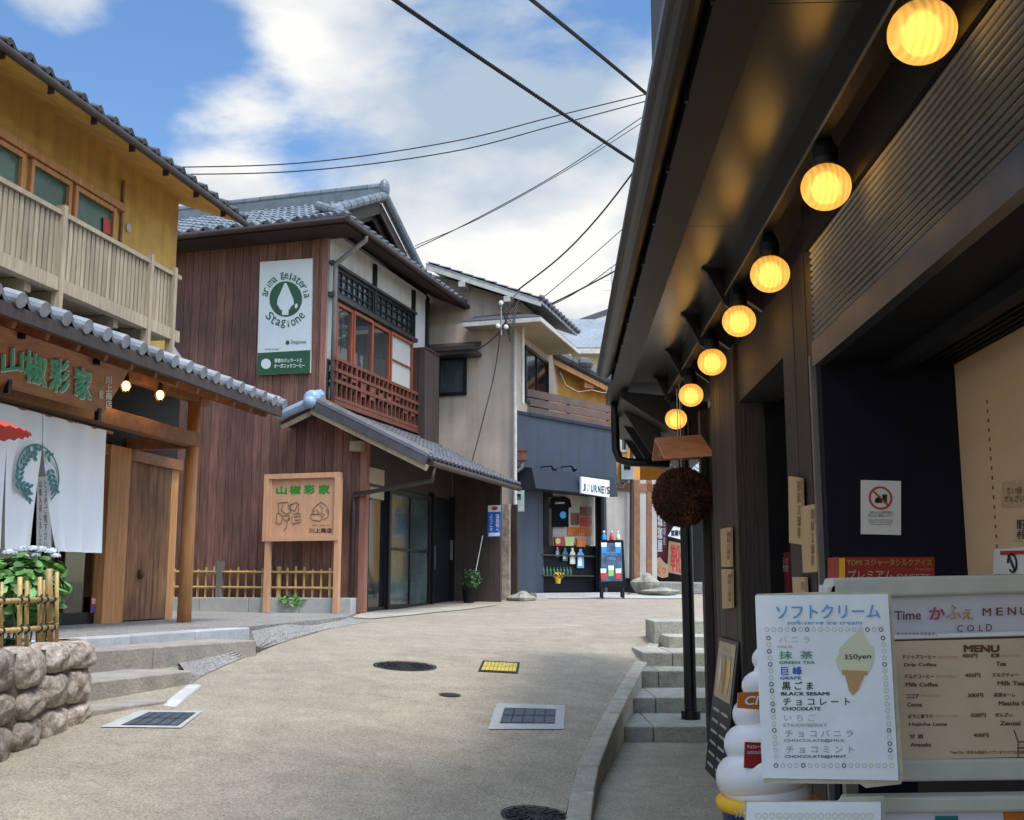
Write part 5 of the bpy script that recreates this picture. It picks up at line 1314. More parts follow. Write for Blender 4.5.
# wooden standing sign
nS = .28
sf = lambda n: (lambda x, y: PL.p(x, y, n))
t9 = thing('standing_sign', PL.P(PL.ps(302, 600, nS), nS, zbm), 'pale wooden standing sign with green characters and two line drawings before the plank wall', 'sign')
f = sf(nS)
for x in (267.5, 337): s = PL.ps(x, 560, nS); mb = MB(); mb.box(PL, s-.045, s+.045, nS-.06, nS+.03, ZG, PL.pz(x, 478, nS)); mb.build('post', 'wood_sign', t9)
mb = MB(); a = PL.ps(264.5, 510, nS); b = PL.ps(340, 510, nS); frame_rect(mb, PL, b, a, PL.pz(300, 541, nS), PL.pz(300, 473.5, nS), nS-.07, nS+.05, .085); mb.build('frame', 'wood_sign', t9)
mb = MB(); mb.box(PL, b+.03, a-.03, nS-.03, nS-.0, PL.pz(300, 538, nS), PL.pz(300, 477, nS)); mb.build('panel', 'wood_sign', t9)
f = sf(nS+.004)
mb = MB()
for c_, x0, x1, a, b in (('山', 276, 287, 486.5, 494), ('椒', 289.5, 301, 485.5, 494), ('彩', 304, 315, 485, 494), ('家', 318.5, 330, 484.5, 494)): text_px(mb, f, c_, x0, a, x1, b, bold=.045)
mb.build('lettering', 'board_green', t9, recalc=False)
mb = MB(); text_px(mb, f, '川上商店', 309, 528, 332, 533, bold=.03); mb.build('lettering', 'ink_black', t9, recalc=False)
mb = MB(); text_px(mb, f, '佃煮と山椒の店', 312, 524.5, 329, 526.2); 
def strokes(mb, fn, lines, w=.006):
    for ln in lines: mb.tube([fn(*p) for p in ln], w, 4)
strokes(mb, f, [[(278, 503), (279, 512), (277, 514), (276, 523), (281, 524), (283, 516), (279, 513)], [(279, 503), (288, 502), (289, 506), (296, 502), (299, 504), (298, 513)], [(283, 505), (281, 510), (286, 514), (291, 512), (288, 506)], [(291, 503), (290, 509), (295, 511), (297, 505)], [(293, 514), (300, 513), (301, 522), (292, 524), (292, 516)], [(284, 516), (289, 515), (290, 518), (287, 523), (286, 528), (284, 530)], [(289, 518), (286, 521), (283, 518)], [(294, 517), (299, 516)], [(295, 520), (299, 520)],
    [(310, 516), (313, 520), (320, 521), (323, 517), (320, 514), (312, 514), (310, 516)], [(314, 513), (314, 508), (317, 505), (321, 502), (326, 505), (329, 511), (328, 517), (323, 520)], [(316, 509), (319, 512), (317, 515)], [(320, 505), (323, 508), (321, 513), (325, 515)], [(326, 509), (328, 513)], [(313, 509), (312, 513)]], .0055)
mb.build('drawing', 'ink_brown', t9, recalc=False)
# hanging banner
n = .05; f = sf(n)
t10 = thing('wall_banner', f(284, 374), 'tall white and green gelato shop banner with a tree-shaped cone on the plank wall', 'banner')
mb = MB(); mb.prism([f(257, 374.7), f(310, 372.7), f(312.3, 258.3), f(260, 262)], -PL.n*.04); mb.build('panel', 'banner_white', t10)
f = sf(n+.004); mb = MB(); mb.quad(f(257, 374.7), f(310, 372.7), f(310.5, 350), f(257.7, 353)); 
cx_, cy_ = 285.7, 299
mb.quad(*[f(cx_+16.3*math.cos(a/24*math.pi), cy_+17.8*math.sin(a/24*math.pi)) for a in range(48)]); mb.build('green_field', 'banner_green', t10, recalc=False)
f = sf(n+.008); mb = MB()
mb.quad(*[f(x, y) for x, y in ((284.5, 283), (286.5, 283), (293.5, 299.5), (294, 304), (291, 306.5), (289.5, 309.5), (288.5, 310), (288.5, 315), (282, 315), (282, 310), (280, 309.5), (278.5, 306), (277, 304.5), (277.5, 299))])
mb.quad(*[f(x, y) for x, y in ((294.5, 305), (297, 303), (298, 306), (296.5, 308.5), (295, 308))])
mb.quad(*[f(266+5*math.cos(a/8*math.pi), 363.8+5.2*math.sin(a/8*math.pi)) for a in range(16)])
text_px(mb, f, '季節のジェラートと', 274.5, (358.5, 358), 302, (362.8, 362.3), bold=.04); text_px(mb, f, 'オーガニックコーヒー', 274, (363.8, 363.3), 305, (368.2, 367.7), bold=.04)
mb.build('white_print', 'banner_white', t10, recalc=False)
mb = MB()
def arc_text(mb, s_, a0, a1, rx, ry, size, top=True):
    n_ = len(s_)
    for i, c_ in enumerate(s_):
        if c_ == ' ': continue
        a = R(a0+(a1-a0)*i/(n_-1)); x = cx_+rx*math.cos(a); y = cy_-ry*math.sin(a)
        tx, ty = (math.sin(a), math.cos(a)) if top else (-math.sin(a), -math.cos(a))   # reading direction in picture
        ux, uy = (math.cos(a), -math.sin(a)) if top else (-math.cos(a), math.sin(a))
        hh = size*(1.35 if c_ in 'lgtSd' else 1)*.55; ww = size*(.12 if c_ in 'il' else .4 if c_ not in 'mS' else .5)
        BL = (x-tx*ww-ux*hh, y-ty*ww-uy*hh); BR = (x+tx*ww-ux*hh, y+ty*ww-uy*hh); TL = (x-tx*ww+ux*hh, y-ty*ww+uy*hh)
        text4(mb, c_, f(*BL), f(*BR), f(*TL))
arc_text(mb, 'arima gelateria', 168, 8, 21, 23, 5.0); arc_text(mb, 'Stagione', 222, 318, 21.5, 25, 5.6, False)
text_px(mb, f, 'Stagione', 291, 340, 306, 344.5); mb.quad(*[f(287.5+2*math.cos(a/6*math.pi), 342.5+2.2*math.sin(a/6*math.pi)) for a in range(12)])
text_px(mb, f, 'arima onsen', 265, 348, 279, 350); mb.build('lettering', 'banner_green', t10, recalc=False)
# blue street sign, plant and cane
f = lambda x, y: PW.p(x, y, .32)
t11 = thing('blue_sign', f(494, 537), 'small blue and white vertical sign on the dark wall under the lean-to eave', 'sign')
mb = MB(); mb.prism([f(487.5, 537), f(500, 536.5), f(501, 505), f(488, 505.5)], -PW.n*.03); mb.build('panel', 'sign_blue', t11)
mb = MB(); q = PW.p(494, 510, .3); mb.tube([q, q-PW.n*.3], .01, 6); mb.build('bracket', 'steel', t11)
f = lambda x, y: PW.p(x, y, .325)
mb = MB(); mb.quad(f(488, 512), f(500.6, 511.7), f(501, 505), f(488, 505.5)); mb.quad(f(488.5, 536.3), f(499.5, 536), f(499.7, 532.5), f(488.6, 532.8)); text_px(mb, f, '\n'.join('温泉街へ'), 495.5, 514, 499.5, 531.5, bold=.03); text_px(mb, f, '\n'.join('ようこそ'), 489.5, 514, 493, 531.5, bold=.02); mb.build('lettering', 'white_sign', t11, recalc=False)
f = lambda x, y: PW.p(x, y, .329); mb = MB(); mb.quad(*[f(494.6+3.2*math.cos(a/6*math.pi), 508.4+2.0*math.sin(a/6*math.pi)) for a in range(12)]); mb.build('emblem', 'ink_red', t11, recalc=False)
c = at_y(469, 607, 21.6); c.z = h(c.x, c.y)+.01
t12 = thing('potted_plant', c, 'bushy green plant in a dark pot with a leaning white cane by the entrance', 'potted plant')
mb = MB(); mb.lathe(c, [(.1, 0), (.14, .25), (.15, .27), (.12, .27)], 16); mb.build('pot', 'black_wall', t12)
mb = MB(); leafy(mb, c+V(.03, 0, .45), (.19, .17, .24), 260, .075); mb.build('foliage', 'leaf_dark', t12, recalc=False)
mb = MB(); mb.tube([c+V(.05, 0, .2), c+V(.26, .05, 1.3)], .008, 6); mb.build('cane', 'white_sign', t12)

# ================================================================ beige stucco house
Yb = 23.0
Bc = at_y(513, 500, Yb); Bc.z = 0
BF = Fac(Bc.x, Bc.y, -.956, .292, -.292, -.956)   # face towards us
BS = Fac(Bc.x, Bc.y, .292, .956, .956, -.292)         # street face
t = thing('stucco_house', BF.P(2, -2, -.4), 'beige stucco two-storey house with grey tiled eaves behind the plank house', 'house')
ze = BF.pz(512, 322)
zv = lambda x, y: BF.pz(x, y, 0)
zu = BF.pz(500, 318)
mb = MB(); mb.box(BF, 0, 7, -5.2, 0, -.6, ze+.05); mb.build('wall', 'beige_stucco', t)
# upper gable wall set on the same face
pA = (537, 304); zA = BF.pz(520, 301, 0); rg = BF.pz(428, 271, 0)
g_s0 = BF.ps(530, 304, -.3); g_s1 = BF.ps(425, 270, -.3)
GP_ = [BF.P(-.1, -.3, ze), BF.P(-.1, -.3, BF.pz(520, 302, -.3)), BF.P(g_s1, -.3, BF.pz(425, 272, -.3)), BF.P(g_s1+4, -.3, BF.pz(520, 302, -.3)), BF.P(g_s1+4, -.3, ze)]
mb = MB(); mb.prism(GP_, -BF.n*4.5); mb.build('gable_wall', 'beige_stucco', t)
a = BF.p(541, 303, .1); b = BF.p(426, 267, .1); b.z += .02
mb = MB()
def roofslab(mb, a, b, dv, th=.08): mb.prism([a, b, b+dv, a+dv], V(0, 0, th))
dv = -BF.n*3.3
roofslab(mb, a, b, dv); mb.build('upper_roof_boards', 'roof_far', t)
mb = MB(); tiles(mb, a+V(0, 0, .08), -BF.n, (b-a), 3.3, (b-a).length, cw=.3, rh=.3, sub=4, amp=.025, caps=.05); mb.build('upper_roof', 'tile_dark', t, recalc=False)
mb = MB(); mb.bar(a-V(0, 0, .03), b-V(0, 0, .03), .05, .09)
for x in (463, 508): c = BF.p(x, 285+(x-463)*.33, .05); mb.bar(c-BF.n*.3, c+BF.n*.1, .14, .12)
mb.build('verge_board', 'cream_pipe', t)
# lower corner eave
a = BF.p(463, 326, .55); zc = a.z
c0 = BF.P(BF.ps(463, 326, .5), .5, zc); c1_ = BF.P(-.75, .5, zc); c2 = BF.P(-.75, -2.9, zc)
q0 = BF.P(BF.ps(463, 326, .5), -.3, zc+.35); q1 = BF.P(.0, -.3, zc+.38); q2 = BF.P(.0, -2.9, zc+.38)
mb = MB(); mb.prism([c0, c1_, BF.P(-.0, -.02, zc), BF.P(BF.ps(463, 326, .5), -.02, zc)], V(0, 0, .05)); mb.prism([c1_, c2, BF.P(0, -2.9, zc), BF.P(0, -.02, zc)], V(0, 0, .05)); mb.build('eave_soffit', 'wood_pale', t)
mb = MB(); u_ = V(0, 0, .06); mb.prism([c0+u_, c1_+u_, q1, q0], V(0, 0, .06)); mb.prism([c1_+u_, c2+u_, q2, q1], V(0, 0, .06)); mb.build('eave_roof', 'tile_dark', t)
mb = MB(); mb.bar(c0+u_*.6, c1_+u_*.6, .05, .09); mb.bar(c1_+u_*.6, c2+u_*.6, .05, .09); mb.build('eave_fascia', 'cream_pipe', t)
# window facing us
s0 = BF.ps(467, 370, .0); s1 = BF.ps(438, 370, 0)
window(BF, t, s0, s1, BF.pz(450, 396), BF.pz(450, 357), .0, 'black_metal', 'glass_street', .07)
mb = MB(); a = BF.ps(474, 345, .5); b = BF.ps(420, 345, .5); z = BF.pz(450, 345, .5); mb.prism([BF.P(a, .5, z-.12), BF.P(b, .5, z-.12), BF.P(b, 0, z+.06), BF.P(a, 0, z+.06)], V(0, 0, .1)); mb.box(BF, a, b, .0, .46, z-.2, z-.12); mb.build('window_hood', 'brown_metal', t)
# window on the street face
sf0, sf1 = BS.ps(524, 380), BS.ps(547, 380)
window(BS, t, sf0, sf1, BS.pz(525, 402), BS.pz(524, 345), .0, 'black_metal', 'glass_dark', .07, nv=1)
mb = MB(); mb.tube([BF.P(-.07, .08, -.4), BF.P(-.07, .08, ze)], .04, 8); mb.tube([BF.P(-.25, .1, BF.pz(520, 405)), BF.P(-.25, .1, ze)], .035, 8); mb.build('downpipe', 'cream_pipe', t)
mb = MB(); mb.box(BF, .02, .65, .002, .2, -.5, BF.pz(500, 505)); mb.build('rough_pier', 'rough_concrete', t)
mb = MB(); mb.box(BF, -.12, -.02, -.02, .12, -.5, BF.pz(512, 505)); mb.build('pier_trim', 'brown_metal', t)
# ================================================================ blue shop
ZS = -.16
S0 = at_y(530, 500, 23.6); S0.z = 0
BL_ = Fac(S0.x, S0.y, .66, .75, .75, -.66)
t = thing('blue_shop', BL_.P(1.4, -1, ZS), 'small dark blue shop with a flat top and open front selling drinks', 'shop')
zT = BL_.pz(530, 416)
sEnd = BL_.ps(617, 500)
a = BL_.ps(536, 550); b = BL_.ps(604, 550)
zO = BL_.pz(600, 500, 0); zA0 = BL_.pz(536, 488, .0)
# upper wall and side walls
mb = MB(); mb.box(BL_, 0, sEnd, -.25, 0, zA0, zT); mb.box(BL_, 0, a, -.25, 0, ZS-.3, zA0); mb.box(BL_, b, b+.12, -.25, 0, ZS-.3, zA0)
WF = at_y(513.5, 500, 23.2); mb.prism([V(WF.x, WF.y, -.5), V(S0.x, S0.y, -.5), V(S0.x+.3, S0.y+.6, -.5), V(WF.x, WF.y+.6, -.5)], V(0, 0, zT+.5))
mb.build('wall', 'blue_paint', t)
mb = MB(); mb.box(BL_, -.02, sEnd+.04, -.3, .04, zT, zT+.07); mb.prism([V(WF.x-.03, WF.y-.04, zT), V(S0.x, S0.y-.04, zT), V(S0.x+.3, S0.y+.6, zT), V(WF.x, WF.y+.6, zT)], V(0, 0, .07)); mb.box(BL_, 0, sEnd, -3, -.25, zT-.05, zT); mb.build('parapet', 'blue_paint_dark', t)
# canopy
ca, cb = BL_.ps(536, 488, .5), BL_.ps(611, 490, .3); z0 = BL_.pz(570, 492, .45); z1 = BL_.pz(570, 473, .3)
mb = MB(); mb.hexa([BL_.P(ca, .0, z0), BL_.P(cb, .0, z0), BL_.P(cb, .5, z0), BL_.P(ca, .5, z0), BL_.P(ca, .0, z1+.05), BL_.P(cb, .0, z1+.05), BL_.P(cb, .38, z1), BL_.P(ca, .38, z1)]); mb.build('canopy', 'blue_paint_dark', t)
mb = MB(); 
for x in (552, 572): c = BL_.p(x, 466, .3); mb.tube([c-BL_.n*.3, c], .015, 6); mb.tube([c, c+V(.06, -.05, -.1)], [.03, .06], 8)
mb.build('spot_lamp', 'black_metal', t)
mb = MB(); mb.box(BL_, a, b, -1.5, -1.42, ZS, zO); mb.box(BL_, a, b, -1.5, 0, ZS-.2, ZS); mb.box(BL_, a, b, -1.5, 0, zA0-.02, zA0+.02); mb.build('interior', 'navy_wall', t)
nI = -.45
fI = lambda dn_=0: (lambda x, y: BL_.p(x, y, nI+dn_))
mb = MB(); mb.prism(poly_px(fI(), [(553, 545), (594, 545), (594, 490), (553, 490)]), BL_.n*-.03); mb.build('back_board', 'pale_wall', t)
mb = MB(); mb.prism(poly_px(fI(.1), [(537, 545), (543.5, 545), (543.5, 492), (537, 492)]), BL_.n*-.03); mb.build('glass_panel', 'glass_green', t)
mb = MB(); mb.prism(poly_px(fI(.16), [(544, 590), (549, 590), (549, 490), (544, 490)]), BL_.n*-.05); mb.prism(poly_px(fI(.2), [(536, 592), (605, 592), (605, 546), (536, 546)]), BL_.n*-.3); mb.box(BL_, b-.12, b, -.1, .02, ZS, zA0)
mb.build('counter', 'black_wall', t, bevel=.01)
mb = MB(); mb.prism([BL_.P(a-.4, 0, ZS-.3), BL_.P(sEnd, 0, ZS-.3), BL_.P(sEnd, .35, ZS-.3), BL_.P(a-.4, .35, ZS-.3)], V(0, 0, .29)); mb.build('door_step', 'concrete_pale', t)
# sign
f = lambda x, y: BL_.p(x, y, .56)
t13 = thing('shop_sign', f(595, 497), 'white rectangular sign on the blue canopy with black, green and yellow capitals', 'sign')
mb = MB(); mb.prism(poly_px(f, [(581.5, 493), (609.5, 497.5), (609.5, 480.5), (581.5, 476.5)]), -BL_.n*.05); mb.build('panel', 'white_sign', t13)
f = lambda x, y: BL_.p(x, y, .565)
let = [('J', 583, 'ink_black'), ('O', 587, 'ink_yellow'), ('U', 591, 'ink_black'), ('R', 594.5, 'ink_teal'), ('N', 598, 'ink_black'), ('E', 601.5, 'ink_black'), ('Y', 604.3, 'ink_gold'), ('S', 607, 'ink_black')]
for c_, x, m_ in let:
    mb = MB(); y = 483.5+(x-583)*.13; text_px(mb, f, c_, x, y, x+2.6, y+7.5, bold=.03); mb.build('lettering', m_, t13, recalc=False)
# T-shirt
f = fI(.06)
t14 = thing('hanging_shirt', f(560, 527), 'black T-shirt with white print and blue picture hung in the blue shop', 'T-shirt')
mb = MB(); mb.prism(poly_px(f, [(551.5, 527), (568, 527), (568, 508), (571, 507), (569.5, 499), (564, 496.5), (560, 498), (556, 496.5), (550.5, 498.5), (549, 508), (551.5, 508.5)]), BL_.n*.02); mb.build('cloth', 'shirt_black', t14)
mb = MB(); text_px(mb, fI(.09), 'JOURNEYS', 555, 502, 564.5, 504.5, bold=.03); mb.build('lettering', 'white_sign', t14, recalc=False)
mb = MB(); mb.quad(*[fI(.09)(563+3.2*math.cos(a_/6*math.pi), 515+3.6*math.sin(a_/6*math.pi)) for a_ in range(12)]); mb.build('print', 'drink_blue', t14, recalc=False)
# food photos
for (x0, x1, y0, y1, m_, lab) in ((580, 591.5, 507, 516, 'pic_brown', 'dark brown food photo at the top of the board in the blue shop'), (571, 579, 513, 525, 'pic_brown', 'small brown food photo left in the board in the blue shop'), (580, 591.5, 517, 526, 'pic_red', 'red dish photo in the middle right of the board in the blue shop'), (567.5, 579, 527, 535.5, 'pic_orange', 'orange dish photo lower left of the board in the blue shop'), (580, 591.5, 527, 535.5, 'pic_orange', 'orange dish photo lower right of the board in the blue shop')):
    mb = MB(); mb.prism(poly_px(fI(.01), [(x0, y1), (x1, y1), (x1, y0), (x0, y0)]), BL_.n*.01); o = mb.build('food_photo', m_); tag(o, lab, 'food photo', 'food photos on the white board')
# drink pouches and bottles
for (x, w_, y0, y1, m_, lab) in ((557, 3, 547, 557, 'ink_grey', 'small grey bottle tag hanging leftmost under the shop counter'), (564.5, 5, 548, 561, 'ink_teal', 'teal bottle shape hanging second under the shop counter'), (572, 5, 548, 564, 'cone_cream', 'cream and green bottle shape hanging third under the shop counter'), (580, 6.5, 549, 568, 'ink_sky', 'large light blue bottle shape hanging rightmost under the shop counter')):
    mb = MB(); f = fI(.24); mb.prism(poly_px(f, [(x-w_/2, y1), (x+w_/2, y1), (x+w_/2, y0+5), (x+w_/5, y0+3), (x+w_/5, y0), (x-w_/5, y0), (x-w_/5, y0+3), (x-w_/2, y0+5)]), BL_.n*.02)
    o = mb.build('bottle_tag', m_); tag(o, lab, 'bottle tag', 'bottle shapes hanging at the counter')
    mb = MB(); f = fI(.265); mb.quad(*poly_px(f, [(x-w_/3.4, y1-2), (x+w_/3.4, y1-2), (x+w_/3.4, y0+7), (x-w_/3.4, y0+7)])); mb.build('label', 'sheet_white', o, recalc=False)
for (x, y, m_, m2_, lab) in ((558, 541, 'pic_red', 'ink_yellow', 'red and green drink pouch leftmost above the shop counter'), (568, 541, 'ink_yellow', 'drink_green', 'green fruit drink pouch in the middle above the shop counter'), (580, 542, 'pic_orange', 'orange_label', 'orange fruit box rightmost above the shop counter')):
    mb = MB(); f = fI(.22); mb.prism(poly_px(f, [(x-4, y+5), (x+4, y+5), (x+5, y-4), (x-5, y-4)]), BL_.n*.05); o = mb.build('drink_pouch', m_, bevel=.01); tag(o, lab, 'drink pack', 'drink packs above the counter')
    mb = MB(); f = fI(.275); mb.quad(*[f(x+2.5*math.cos(a_/5*math.pi), y+3*math.sin(a_/5*math.pi)) for a_ in range(10)]); mb.build('picture', m2_, o, recalc=False)
for z_ in (ZS+.35, ZS+.8):
    mb = MB(); mb.box(BL_, a+.35, b-.2, -.24, -.13, z_, z_+.03); mb.build('shelf', 'brown_metal', t)
mb = MB()
for k in range(9): mb.lathe(BL_.P(a+.45+.12*k, -.17, ZS+.38), [(.03, 0), (.033, .1), (.015, .14), (.015, .18)], 8)
o = mb.build('counter_goods', 'glass_green', t)
c = BL_.p(558, 578, .1)
t15 = thing('flower_basket', c-V(0, 0, .1), 'yellow flowers in a small hanging pot on the dark shop counter', 'flower pot')
mb = MB(); mb.lathe(c-V(0, 0, .12), [(.05, 0), (.075, .12), (.05, .12)], 12); mb.build('pot', 'yellow_plastic', t15)
mb = MB(); leafy(mb, c+V(0, 0, .06), (.12, .09, .08), 60, .05); mb.build('flowers', 'flower_yellow', t15, recalc=False)
mb = MB(); leafy(mb, c+V(0, 0, .02), (.12, .08, .07), 40, .05); mb.build('leaves', 'leaf_dark', t15, recalc=False)
# display board
DB = Fac(at_y(600, 590, 23.4).x, 23.4, .97, .24, .24, -.97)
f = lambda n: (lambda x, y: DB.p(x, y, n))
t16 = thing('display_board', V(DB.P(.3, 0, 0).x, 23.4, -.24), 'black standing menu board with blue chalk panel and drink pictures beside the blue shop', 'display board')
mb = MB(); mb.prism(poly_px(f(0), [(599, 588), (626, 587), (623.5, 540), (600.5, 540)]), -DB.n*.05); mb.build('board', 'black_wall', t16, bevel=.01)
mb = MB()
for x in (602, 623): q = f(0)(x, 588); mb.bar(q, V(q.x, q.y-.05, -.27), .05, .05, V(0, 1, 0)); mb.bar(q-DB.n*.05+V(0, 0, .6), V(q.x, q.y+.4, -.27), .04, .04, V(0, 1, 0))
mb.build('leg', 'black_wall', t16)
mb = MB(); mb.quad(*poly_px(f(.004), [(601, 581.5), (622.5, 581), (621.5, 543), (601.5, 543)])); mb.build('chalk_panel', 'chalk_panel', t16, recalc=False)
for x, y, m_ in ((604, 547, 'drink_blue'), (618, 547, 'drink_blue'), (603.5, 573, 'drink_red'), (611, 570, 'drink_green'), (618.5, 573, 'drink_red')):
    mb = MB(); mb.quad(*poly_px(f(.008), [(x-2.4, y+6), (x+2.4, y+6), (x+2.9, y-4), (x-2.9, y-4)])); o = mb.build('drink_picture', m_, t16, recalc=False)
    mb = MB(); mb.quad(*poly_px(f(.012), [(x-2.6, y), (x+2.6, y), (x+2.9, y-4.5), (x-2.9, y-4.5)])); mb.build('cup_top', 'sheet_white', o, recalc=False)
mb = MB(); text_px(mb, f(.008), 'FROZEN\nDRINK', 606, 552, 617, 560, shear=.2); mb.build('lettering', 'ink_sky', t16, recalc=False)
for x, m_, lab in ((604, 'drink_blue', 'blue bottle standing left on top of the display board'), (611.5, 'drink_red', 'red bottle standing in the middle on top of the display board'), (618, 'cone_cream', 'cream bottle standing right on top of the display board')):
    p = f(-.025)(x, 540); mb = MB(); mb.lathe(p, [(.045, 0), (.05, .02), (.045, .09), (.02, .13), (.02, .16)], 12); o = mb.build('bottle', m_, smooth=True); tag(o, lab, 'bottle', 'bottles on the display board')
    mb = MB(); mb.lathe(p+V(0, 0, .16), [(.028, 0), (.028, .04)], 10); mb.build('cap', 'white_sign', o)
# vent box and balcony screen on the blue shop
c = at_y(522, 456, 23.1)
t17 = thing('vent_box', c-V(0, 0, .1), 'rusty red box with bent grey pipe on the blue wall', 'vent')
mb = MB(); mb.bar(c-V(0, 0, .1), c+V(0, 0, .1), .18, .18, V(0, 1, 0)); mb.bar(c+V(0, 0, .1), c+V(0, 0, .13), .22, .22, V(0, 1, 0)); mb.build('box', 'wood_maroon', t17)
mb = MB(); mb.tube([c-V(0, 0, .1), c-V(.0, 0, .25), c-V(.15, 0, .35), c-V(.22, -.1, .4)], .04, 8); mb.tube([c-V(.1, 0, 0), c-V(.25, 0, .1), c-V(.27, 0, .9)], .012, 6); mb.build('pipe', 'grey_pipe', t17, smooth=True)
c = at_y(519, 500, 23.0)
t18 = thing('meter_box', c-V(0, 0, .2), 'grey electric meter box at the left edge of the blue shop', 'meter box')
mb = MB(); mb.bar(c-V(0, 0, .25), c+V(0, 0, .2), .22, .12, V(0, 1, 0)); mb.build('case', 'meter_grey', t18, bevel=.01)
mb = MB(); mb.quad(c+V(-.06, -.064, 0), c+V(.04, -.064, 0), c+V(.04, -.064, .12), c+V(-.06, -.064, .12)); mb.build('window', 'glass_dark', t18, recalc=False)
mb = MB(); mb.tube([c-V(.05, 0, .25), c-V(.15, 0, .4), c-V(.3, 0, .38), c-V(.4, 0, .1)], .02, 6); mb.build('cable', 'grey_pipe', t18)
nB = -.35
mb = MB()
za, zb2 = BL_.pz(525, 392, nB), BL_.pz(525, 414, nB)
sa_, sb_ = BL_.ps(524, 400, nB), BL_.ps(611, 420, nB)
t19 = thing('balcony_screen', BL_.P(1, nB, zT), 'brown three-slat balcony screen on top of the blue shop', 'screen')
for k in range(3): zz_ = zT+.12+k*.2; mb.box(BL_, sa_, sb_, nB-.02, nB+.02, zz_, zz_+.17)
mb.build('slats', 'slat_brown', t19)
mb = MB()
for s in (sa_+.1, (sa_+sb_)/2, sb_-.1): mb.box(BL_, s-.03, s+.03, nB-.06, nB-.02, zT-.05, zT+.7)
mb.build('posts', 'brown_metal', t19)

# ================================================================ orange house beyond
Y3 = 27.0
def y3(x, y, d=0): return at_y(x, y, Y3+d)
OFc = Fac(y3(596, 500).x, Y3, .95, .3, .3, -.95)
fo = lambda n=0: (lambda x, y: OFc.p(x, y, n))
t = thing('orange_house', OFc.P(1, -1, -.2), 'orange plastered house with dark tiled verge and pale ground floor', 'house')
f = fo()
mb = MB(); mb.prism([f(540, 480), f(612, 480), f(640, 480), f(640, 405), f(615, 395), f(556, 366), (f(540, 366))], -OFc.n*4); mb.build('upper_wall', 'orange_plaster', t)
mb = MB(); mb.prism([f(590, 600), f(657, 600), f(657, 480), f(590, 480)], -OFc.n*3.9); mb.build('lower_wall', 'pale_wall', t)
mb = MB(); a = fo(.35)(553, 359); b = fo(.35)(624, 395); mb.prism([a, b, b-OFc.n*4.4, a-OFc.n*4.4], V(0, 0, .1)); roll(mb, a+V(0, 0, .16), b+V(0, 0, .16), .14, .5); c = fo(.35)(583, 372); mb.sphere(c+V(0, 0, .2), .22, 10, 6, (1.2, 1, .8)); mb.build('roof', 'tile_dark', t)
mb = MB(); mb.bar(a-V(0, 0, .06), b-V(0, 0, .06), .06, .12); c = f(585, 386); mb.bar(c-OFc.n*.2, c+OFc.n*.3, .25, .2); mb.build('verge_board', 'wood_orange', t)
mb = MB(); mb.prism(poly_px(fo(.04), [(634, 600), (640, 600), (640, 480), (634, 480)]), -OFc.n*.1); mb.prism(poly_px(fo(.03), [(595, 490), (657, 492), (657, 484), (595, 482)]), -OFc.n*.1); mb.prism(poly_px(fo(.03), [(647, 600), (652, 600), (652, 480), (647, 480)]), -OFc.n*.1); mb.build('timber_frame', 'wood_brown', t)
mb = MB(); mb.tube([fo(.2)(659, 408), fo(.2)(632, 414), fo(.2)(632, 420)][:2]+[fo(.2)(631, 580)], .05, 8); mb.build('downpipe', 'brown_metal', t)
mb = MB(); mb.prism(poly_px(fo(.1), [(592, 597), (636, 597), (636, 578), (592, 578)]), -OFc.n*.1); mb.build('base_course', 'black_wall', t)
window(OFc, t, OFc.ps(619, 430), OFc.ps(627, 430), OFc.pz(622, 452), OFc.pz(622, 425), .0, 'cream_pipe', 'glass_sky', .05)
c = fo(.15)(627, 470)
t20 = thing('electric_meter', c-V(0, 0, .25), 'grey-green electric meter with looping cables on the wall right of the blue shop', 'meter box')
mb = MB(); mb.bar(c-V(0, 0, .25), c+V(0, 0, .25), .32, .18, V(0, 1, 0)); mb.build('case', 'meter_grey', t20, bevel=.02)
mb = MB(); mb.quad(c+V(-.08, -.1, .0), c+V(.08, -.1, .0), c+V(.08, -.1, .17), c+V(-.08, -.1, .17)); mb.build('dial', 'glass_dark', t20, recalc=False)
mb = MB(); mb.tube([c-V(.0, 0, .25), c-V(.05, 0, .38), c-V(.2, 0, .38), c-V(.28, 0, .1), c-V(.25, 0, -.3)], .018, 6); mb.tube([c-V(.05, 0, .25), c-V(.1, 0, .45), c-V(.26, 0, .42), c-V(.34, 0, .1), c-V(.3, 0, -.4)], .015, 6); mb.build('cable', 'grey_pipe', t20, smooth=True)
# shop porch further on, seen under the café eave
Y4 = 29.0
f4_ = lambda d=0: (lambda x, y: at_y(x, y, Y4+d))
t = thing('corner_shop', at_y(675, 585, Y4+1), 'timber-framed shop with small tiled eave at the end of the lane', 'shop')
f = f4_(); mb = MB(); mb.prism([f(636, 590), f(760, 590), f(760, 455), f(636, 455)], (0, 3, 0)); mb.build('wall', 'orange_plaster', t)
a = at_y(632, 455, Y4-1.0); b = at_y(740, 488, Y4-1.2); mb = MB(); tiles(mb, b+V(0, 0, .02), (a-b), V(.25, 1.2, .75), (a-b).length, 1.5, cw=.28, rh=.28, sub=4, caps=.06); mb.build('eave_tiles', 'tile_light', t, recalc=False)
mb = MB(); mb.bar(a-V(0, 0, .05), b-V(0, 0, .05), .08, .12); mb.build('eave_board', 'brown_metal', t)
f = f4_(-.05); mb = MB(); mb.prism([f(655, 585), f(715, 585), f(715, 490), f(655, 490)], (0, .05, 0)); mb.build('shopfront', 'dark_interior', t)
mb = MB(); mb.prism([f4_(-.1)(x, y) for x, y in ((650, 585), (655, 585), (655, 482), (650, 482))], (0, .1, 0)); mb.build('post', 'wood_orange', t)
